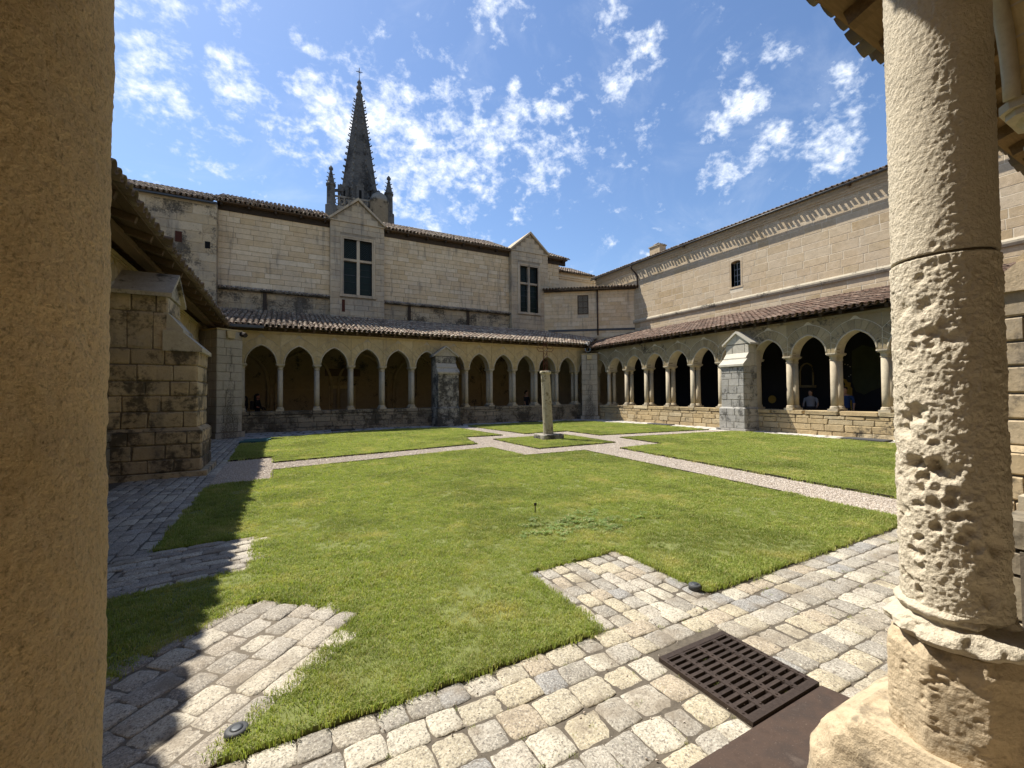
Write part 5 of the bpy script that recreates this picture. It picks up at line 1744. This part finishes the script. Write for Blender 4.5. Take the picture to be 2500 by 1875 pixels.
# ------------------------------------------------------------------ fields of noise for the worn columns
def vnoise(p, seed=0):
    q = np.floor(p).astype(np.int64)
    f = p - q
    f = f * f * (3 - 2 * f)
    def hsh(i, j, k):
        n = (i * 374761393 + j * 668265263 + k * 2147483647 + seed * 144665) & 0xffffffff
        n = ((n ^ (n >> 13)) * 1274126177) & 0xffffffff
        n = n ^ (n >> 16)
        return (n & 0xffff) / 65535.0
    r_ = 0
    for dx in (0, 1):
        for dy in (0, 1):
            for dz in (0, 1):
                wgt = (f[:, 0] if dx else 1 - f[:, 0]) * (f[:, 1] if dy else 1 - f[:, 1]) * (f[:, 2] if dz else 1 - f[:, 2])
                r_ = r_ + wgt * hsh(q[:, 0] + dx, q[:, 1] + dy, q[:, 2] + dz)
    return r_
def fbm(p, oct_=4, seed=0):
    s_, a, t = 0, 1, 0
    for o_ in range(oct_):
        s_ = s_ + a * vnoise(p * 2 ** o_, seed + o_)
        t += a
        a *= .55
    return s_ / t
def worley(p, seed=0):
    q = np.floor(p).astype(np.int64)
    best = np.full(len(p), 9.)
    for dx in (-1, 0, 1):
        for dy in (-1, 0, 1):
            for dz in (-1, 0, 1):
                c = q + np.array([dx, dy, dz])
                pt = []
                for ch_ in range(3):
                    n = (c[:, 0] * 374761393 + c[:, 1] * 668265263 + c[:, 2] * 1440662683 + (seed + ch_) * 977131) & 0xffffffff
                    n = ((n ^ (n >> 13)) * 1274126177) & 0xffffffff
                    n = n ^ (n >> 16)
                    pt.append((n & 0xffff) / 65535.0)
                d_ = np.sqrt(((c + np.stack(pt, 1) - p) ** 2).sum(1))
                best = np.minimum(best, d_)
    return best

def shaft(parent, ax, r_fn, z0, z1, nz, na, disp, mat, name='drum'):
    zz = np.linspace(z0, z1, nz)
    aa = np.linspace(0, 2 * math.pi, na, endpoint=False)
    Z, A = np.meshgrid(zz, aa, indexing='ij')
    Z, A = Z.ravel(), A.ravel()
    rad = r_fn(Z)
    P = np.stack([rad * np.cos(A), rad * np.sin(A), Z], 1)
    rad = rad - disp(P, A, Z)
    V = np.stack([rad * np.cos(A), rad * np.sin(A), Z], 1)
    i = np.arange(nz - 1)[:, None] * na
    j = np.arange(na)[None, :]
    j2 = (j + 1) % na
    F = np.stack([(i + j), (i + j2), (i + na + j2), (i + na + j)], -1).reshape(-1, 4)
    fs = [tuple(f) for f in F.tolist()]
    fs += [tuple(range(na - 1, -1, -1)), tuple(range((nz - 1) * na, nz * na))]
    return link(name, to_mesh(name, V.tolist(), fs, mat, True), parent)

# left column (in shade, very close)
LC = (-.31, .62)
lc = thing('foreground_column', (LC[0], LC[1], 0), 0, 'close smooth ochre stone column cut by the left edge of the frame', 'column')
def disp_l(P, A, Z):
    pit = np.clip(.34 - worley(P * np.array([105, 105, 62]) + fbm(P * 60, 2, 8)[:, None] * 1.2, 5), 0, 1) * .0035 * np.clip((fbm(P * 30, 3, 4) - .45) * 5, 0, 1)
    return (fbm(P * 150, 3, 1) - .5) * .003 + (fbm(P * 9, 3, 2) - .5) * .006 + (fbm(P * 42, 3, 7) - .5) * .004 + pit
shaft(lc, LC, lambda z: .137 + 0 * z, .8, 3.35, 520, 260, disp_l, M['left_col'], 'shaft')
MB().lathe([(.22, .55), (.22, .7), (.17, .74), (.19, .80), (.14, .84)], 20).build('base', M['left_col'], lc, True)
MB().box(-.3, .3, -.3, .3, 0, .56).build('pedestal', M['foot'], lc)

# right column (sunlit, eroded)
RCX, RCY = 2.148, .62
rc = thing('eroded_column', (RCX, RCY, 0), 0, 'sunlit cream stone column on the right pitted by deep erosion', 'column')
th0 = math.atan2(-RCY, -RCX)                 # azimuth of the side that faces the camera
ths = math.atan2(SC, -SS)
def adiff(a, b):
    return np.abs((a - b + math.pi) % (2 * math.pi) - math.pi)
def disp_r(lowpart):
    def f(P, A, Z):
        e = (fbm(P * 95, 3, 11) - .5) * (.010 if lowpart else .006) + (fbm(P * 22, 4, 12) - .5) * (.006 if lowpart else .003)
        band = np.exp(-(adiff(A, th0 - .35) / .75) ** 2)
        if lowpart:
            amt = np.clip(1.15 - (Z - .85) / 1.25, .25, 1.) * (.25 + .75 * band)
            c1 = np.clip(.50 - worley(P * np.array([10, 10, 11]) + fbm(P * 14, 3, 3)[:, None] * .7, 8), 0, 1)
            c2 = np.clip(.50 - worley(P * np.array([21, 21, 22]) + fbm(P * 25, 2, 6)[:, None] * .6, 9), 0, 1)
            m = np.clip((fbm(P * 6, 3, 31) - .45) * 6, 0, 1)
            e = e + amt * (m * (c1 * .17) + c2 * .075 * np.clip((fbm(P * 9, 3, 33) - .44) * 6, 0, 1)) + .004 * (fbm(P * 40, 3, 14) - .5) * 2
        else:
            m = np.clip((fbm(P * 6, 3, 41) - .5) * 6, 0, 1) * (.15 + .85 * np.exp(-(adiff(A, th0 - .05) / .3) ** 2)) * np.clip(1.3 - (Z - 2.1) / .7, .15, 1)
            e = e + m * np.clip(.5 - worley(P * np.array([24, 24, 26]), 15), 0, 1) * .045
        return e
    return f
shaft(rc, 0, lambda z: (.146) - .012 * np.exp(-((z - .0) / .1) ** 2) + 0 * z - np.where(np.abs(z - 2.098) < .004, .008, 0), .845, 2.095, 330, 300, disp_r(True), M['right_col'], 'lower_drum')
shaft(rc, 0, lambda z: .143 + 0 * z, 2.105, 3.3, 280, 300, disp_r(False), M['right_col'], 'upper_drum')
MB().lathe([(.132, 2.08), (.132, 2.12)], 40).build('mortar_joint', M['mortar_dark'], rc, True)
def ring(P, A, Z):
    return (fbm(P * 40, 3, 21) - .5) * .014 + np.clip(fbm(P * 8, 3, 22) - .5, 0, 1) * .2 + np.clip(.45 - worley(P * 17, 23), 0, 1) * .05 * np.clip((fbm(P * 7, 2, 24) - .42) * 5, 0, 1)
def prof(pts):
    zs_ = [p[1] for p in pts]
    rs_ = [p[0] for p in pts]
    return lambda z: np.interp(z, zs_, rs_)
shaft(rc, 0, prof([(.150, .735), (.19, .745), (.208, .765), (.20, .785), (.17, .80), (.145, .815), (.16, .83), (.165, .845), (.14, .862)]), .735, .862, 40, 220, ring, M['right_col'], 'base_moulding')
PH = (.5 + (th0 / (2 * math.pi) * 8) % 1) * math.pi / 4
def disp_oct(P, A, Z):
    q = (A - PH) % (math.pi / 4) - math.pi / 8
    rr = np.where(Z > .69, .198 - (Z - .69) * .45, .198)
    flat_ = rr * math.cos(math.pi / 8) / np.cos(q)
    flat_ = np.minimum(flat_, rr * .985)
    e = (fbm(P * 60, 3, 61) - .5) * .006 + np.clip(fbm(P * 7, 3, 62) - .6, 0, 1) * .05 + np.clip(fbm(P * 30, 3, 63) - .62, 0, 1) * .04
    return .2 - flat_ + e
shaft(rc, 0, lambda z: .2 + 0 * z, .30, .735, 130, 240, disp_oct, M['foot'], 'plinth')
ft = MB()
def rrect(x0_, x1_, y0_, y1_, r_, z, n=5):
    out = []
    for (cx_, cy_, a0) in ((x1_ - r_, y1_ - r_, 0), (x0_ + r_, y1_ - r_, 90), (x0_ + r_, y0_ + r_, 180), (x1_ - r_, y0_ + r_, 270)):
        for i in range(n + 1):
            a = R(a0 + 90 * i / n)
            out.append((cx_ + r_ * math.cos(a), cy_ + r_ * math.sin(a), z))
    return out
LV = [(-.26, .45, -.6, .42, .10, -.05), (-.255, .45, -.6, .40, .10, .16), (-.25, .43, -.58, .36, .11, .27), (-.23, .36, -.52, .30, .11, .345), (-.21, .32, -.48, .25, .10, .38), (-.19, .3, -.46, .22, .08, .377), (-.1, .15, -.3, .1, .05, .376)]
NL = 60
ringv = []
for q in range(NL):
    u = q / (NL - 1) * (len(LV) - 1)
    a = min(int(u), len(LV) - 2)
    f = u - a
    ringv.append(rrect(*[LV[a][c] + (LV[a + 1][c] - LV[a][c]) * f for c in range(6)], 40))
V = np.array(ringv).reshape(-1, 3)
cen = np.array([.05, -.1, .1])
dirs = V - cen
dirs /= np.linalg.norm(dirs, axis=1)[:, None]
V = V + dirs * ((fbm(V * 9, 4, 51) - .5) * .05 + (fbm(V * 45, 3, 52) - .5) * .008 - .03 * np.clip(fbm(V * 5, 2, 53) - .55, 0, 1))[:, None]
nn = len(ringv[0])
ft.v = V.tolist()
for j in range(NL - 1):
    for i in range(nn):
        a, b2 = j * nn + i, j * nn + (i + 1) % nn
        ft.f.append((a, b2, b2 + nn, a + nn))
ft.f.append(tuple((NL - 1) * nn + i for i in range(nn)))
ft.build('foot_stone', M['foot'], rc, True)

# ------------------------------------------------------------------ grate, plates, small things
gr = thing('drain_grate', (0, 0, 0), 0, 'rectangular cast iron drain grate with rounded slots in the cobbles', 'drain grate')
gx0, gx1, gy0, gy1 = GR
fr = MB()
zt_ = .012
fr.box(gx0, gx1, gy0, gy0 + .035, -.03, zt_).box(gx0, gx1, gy1 - .035, gy1, -.03, zt_).box(gx0, gx0 + .03, gy0 + .035, gy1 - .035, -.03, zt_).box(gx1 - .03, gx1, gy0 + .035, gy1 - .035, -.03, zt_)
fr.build('frame', M['grate'], gr)
for q in range(1, 4):
    x = gx0 + (gx1 - gx0) * q / 4
    MB().box(x - .018, x + .018, gy0 + .035, gy1 - .035, -.028, zt_ - .001).build('bar', M['grate'], gr)
for q in range(0, 13):
    y = gy0 + .035 + (gy1 - gy0 - .07) * q / 12
    MB().box(gx0 + .03, gx1 - .03, y - .0105, y + .0105, -.026, zt_ - .003).build('bar', M['grate'], gr)
rv = MB()
for q in range(0, 5):
    x = gx0 + .015 + (gx1 - gx0 - .03) * q / 4
    for p in range(12):
        y = gy0 + .06 + (gy1 - gy0 - .12) * p / 11
        rv.lathe([(.007, zt_ - .002), (.006, zt_ + .004)], 6, (x, y))
rv.build('stud', M['grate'], gr)
pit = MB()
pit.box(gx0 + .01, gx1 - .01, gy0 + .01, gy1 - .01, -.13, -.10)
pit.build('pit_floor', M['dark'], gr)
rp = thing('steel_plate', (0, 0, 0), 0, 'rusted steel ramp plate between the grate and the column foot', 'plate')
b = MB()
b.add([(PL_[0], gy0 - .015, .006), (gx1 - .01, gy0 - .015, .006), (gx1 - .01, .35, .12), (PL_[0], .35, .12), (PL_[0], gy0 - .015, -.02), (gx1 - .01, gy0 - .015, -.02), (gx1 - .01, .35, -.02), (PL_[0], .35, -.02)],
      [(0, 1, 2, 3), (4, 5, 1, 0), (5, 6, 2, 1), (7, 4, 0, 3), (6, 7, 3, 2)])
b.build('plate', M['rust'], rp)
for (nm, c, sx, sy, lb) in (('a', (2.5, 21.45), 1.0, .5, 'dark doormat plate at the foot of the shaded parapet'), ('b', (12.6, 21.4), 1.0, .5, 'dark plate on the far walk behind the pillar'), ('c', (17.0, 15.6), .55, 1.3, 'grey steel plate on the sunny walk near the far corner'), ('d', (17.0, 6.9), .6, 1.2, 'grey steel plate on the sunny walk beside the eroded column')):
    t = thing('floor_plate', (c[0], c[1], 0), 0, lb, 'plate', 'steel plates on the walks')
    MB().box(-sx / 2, sx / 2, -sy / 2, sy / 2, .01, .045).build('plate', M['grey_box'], t)
    MB().box(-sx / 2 - .02, sx / 2 + .02, -sy / 2 - .02, sy / 2 + .02, -.02, .012).build('rim', M['steel'], t)
for (c, lb) in (((3.0, 2.42), 'round black ground spotlight in the lawn corner beside the cobbles'), ((-.19, 2.45), 'round grey ground spotlight in the grass at the lower left')):
    t = thing('ground_light', (c[0], c[1], .02), 0, lb, 'light', 'ground lights in the lawn')
    MB().lathe([(.05, -.02), (.05, .016), (.04, .022)], 20).build('housing', M['grey_box'], t, True)
    MB().lathe([(.028, .020), (.028, .0245), (.015, .026)], 20).build('lens', M['zinc_dark'], t, True)
for (c, lb) in (((-.88, 17.35), 'nearer of two teal plastic covers lying in the shaded grass'), ((-.80, 17.9), 'farther of two teal plastic covers lying in the shaded grass')):
    t = thing('access_cover', (c[0], c[1], LAWN_Z), 0, lb, 'cover', 'teal covers in the lawn')
    MB().box(-.42, .42, -.16, .16, .03, .075).build('lid', M['teal'], t)
    MB().box(-.44, .44, -.18, .18, -.01, .032).build('rim', M['grey_box'], t)
st = thing('marker_stake', (3.0, 4.95, LAWN_Z), 0, 'small dark stake standing in the near lawn', 'stake')
MB().tube([(0, 0, -.02), (.004, .0, .13)], [.006, .009], 6).build('shaft', M['steel'], st)
MB().box(-.012, .02, -.008, .008, .10, .135).build('tip', M['steel'], st)

# ------------------------------------------------------------------ people in the shade of the galleries
def cloth_mat(name, shirt, legs, zc, skin=(.32, .19, .13), hs=1.45, armskin=True, harm=0.25):
    m, t, b = new_mat(name)
    oc_ = t.new('ShaderNodeTexCoord').outputs['Object']
    s_ = t.new('ShaderNodeSeparateXYZ', {0: oc_})
    z = s_.outputs[2]
    col = t.mix(t.math('GREATER_THAN', z, zc), legs, shirt)
    col = t.mix(t.math('GREATER_THAN', z, hs), col, skin)
    ax = t.math('GREATER_THAN', t.math('ABSOLUTE', s_.outputs[0]), harm)
    low = t.math('LESS_THAN', z, 1.16)
    col = t.mix(t.math('MULTIPLY', ax, low), col, skin)
    t.l.new(col, b.inputs['Base Color'])
    b.inputs['Roughness'].default_value = .85
    return m
def person(loc, rot, hgt, mat, label, hair_len=.12, pack=False, arm=(0, 0), lean=0.):
    t = thing('person', loc, rot, label, 'person', 'visitors in the galleries')
    k = hgt / 1.72
    b = MB()
    b.tube([(-.09, 0, .02), (-.10, .01, .45), (-.095, 0, .88)], [.05, .06, .09], 10)
    b.tube([(.09, 0, .02), (.10, .01, .45), (.095, 0, .88)], [.05, .06, .09], 10)
    for s_ in (-1, 1):
        b.tube([(s_ * .09, .02, .04), (s_ * .10, -.08, .035), (s_ * .10, -.15, .03)], [.05, .045, .03], 8)
    b.lathe([(.09, .82), (.17, .92), (.155, 1.06), (.165, 1.22), (.185, 1.34), (.15, 1.42), (.06, 1.47), (.052, 1.52)], 14, sy=.66)
    b.lathe([(.03, 1.475), (.06, 1.50), (.077, 1.56), (.08, 1.62), (.07, 1.68), (.03, 1.72)], 12, (0, -.015), sx=.95, sy=1.15)
    b.tube([(0, -.09, 1.595), (0, -.118, 1.585)], [.014, .012], 6)
    for s_, q in zip((-1, 1), arm):
        elbow = (s_ * .27, -.02 - q * .05, 1.10)
        hand = (s_ * (.27 - q * .12), -.06 - q * .22, .86 + q * .2)
        b.tube([(s_ * .16, 0, 1.37), (s_ * .22, 0, 1.33), elbow, hand, (hand[0], hand[1] - .03, hand[2] - .09)], [.06, .055, .043, .033, .028], 8)
        for fi in range(4):
            b.tube([(hand[0] + (fi - 1.5) * .014, hand[1] - .03, hand[2] - .08), (hand[0] + (fi - 1.5) * .016, hand[1] - .04, hand[2] - .15 - .01 * (fi in (1, 2)))], [.009, .007], 5)
    b.v = [(x * k, y * k - lean * max(0, z - .9), z * k) for x, y, z in b.v]
    o = b.build('body', mat, t, True)
    rm = o.modifiers.new('one_surface', 'REMESH')
    rm.mode = 'VOXEL'
    rm.voxel_size = .014
    rm.use_smooth_shade = True
    h = MB()
    h.lathe([(.05, 1.60), (.088, 1.62), (.092, 1.67), (.07, 1.725), (.02, 1.745)], 12, (0, .012), sx=1., sy=1.15)
    h.tube([(0, .07, 1.66), (0, .09, 1.58), (0, .095, 1.60 - hair_len)], [.07, .075, .06], 8)
    h.v = [(x * k, y * k - lean * max(0, z - .9), z * k) for x, y, z in h.v]
    h.build('hair', M['hair'], t, True)
    if pack:
        p = MB().box(-.15, .15, .12, .30, .98, 1.40)
        po = p.build('backpack', M['bag'], t)
        bv_ = po.modifiers.new('round', 'BEVEL')
        bv_.width = .05
        bv_.segments = 3
    return t
person((-1.08, 23.9, 0), R(75), 1.74, cloth_mat('black_top_clothes', (.012, .012, .014), (.02, .02, .024), .92, skin=(.30, .12, .08)), 'woman in black with a dark backpack in the first far arch', .3, True, (.9, .9))
person((-1.62, 23.95, 0), R(-80), 1.64, cloth_mat('dark_dress', (.012, .012, .013), (.012, .012, .013), .5, hs=1.42), 'long haired person in black beside the woman with the backpack', .5, False, (.2, .2))
person((14.1, 24.2, 0), R(25), 1.84, cloth_mat('navy_clothes', (.014, .015, .02), (.02, .02, .03), .95), 'standing visitor in dark clothes behind the columns left of the pillar', .08, False, (.1, .3))
person((19.6, 9.85, 0), R(-80), 1.68, cloth_mat('white_shirt', (.2, .21, .24), (.02, .02, .025), 1.0), 'visitor in a white shirt inside the right hand gallery', .06, False, (.4, .4))
person((19.4, 8.52, 0), R(-70), 1.78, cloth_mat('blue_shirt', (.012, .035, .12), (.02, .02, .03), .98), 'visitor in a blue shirt half hidden behind a gallery column', .06, False, (.2, .2))
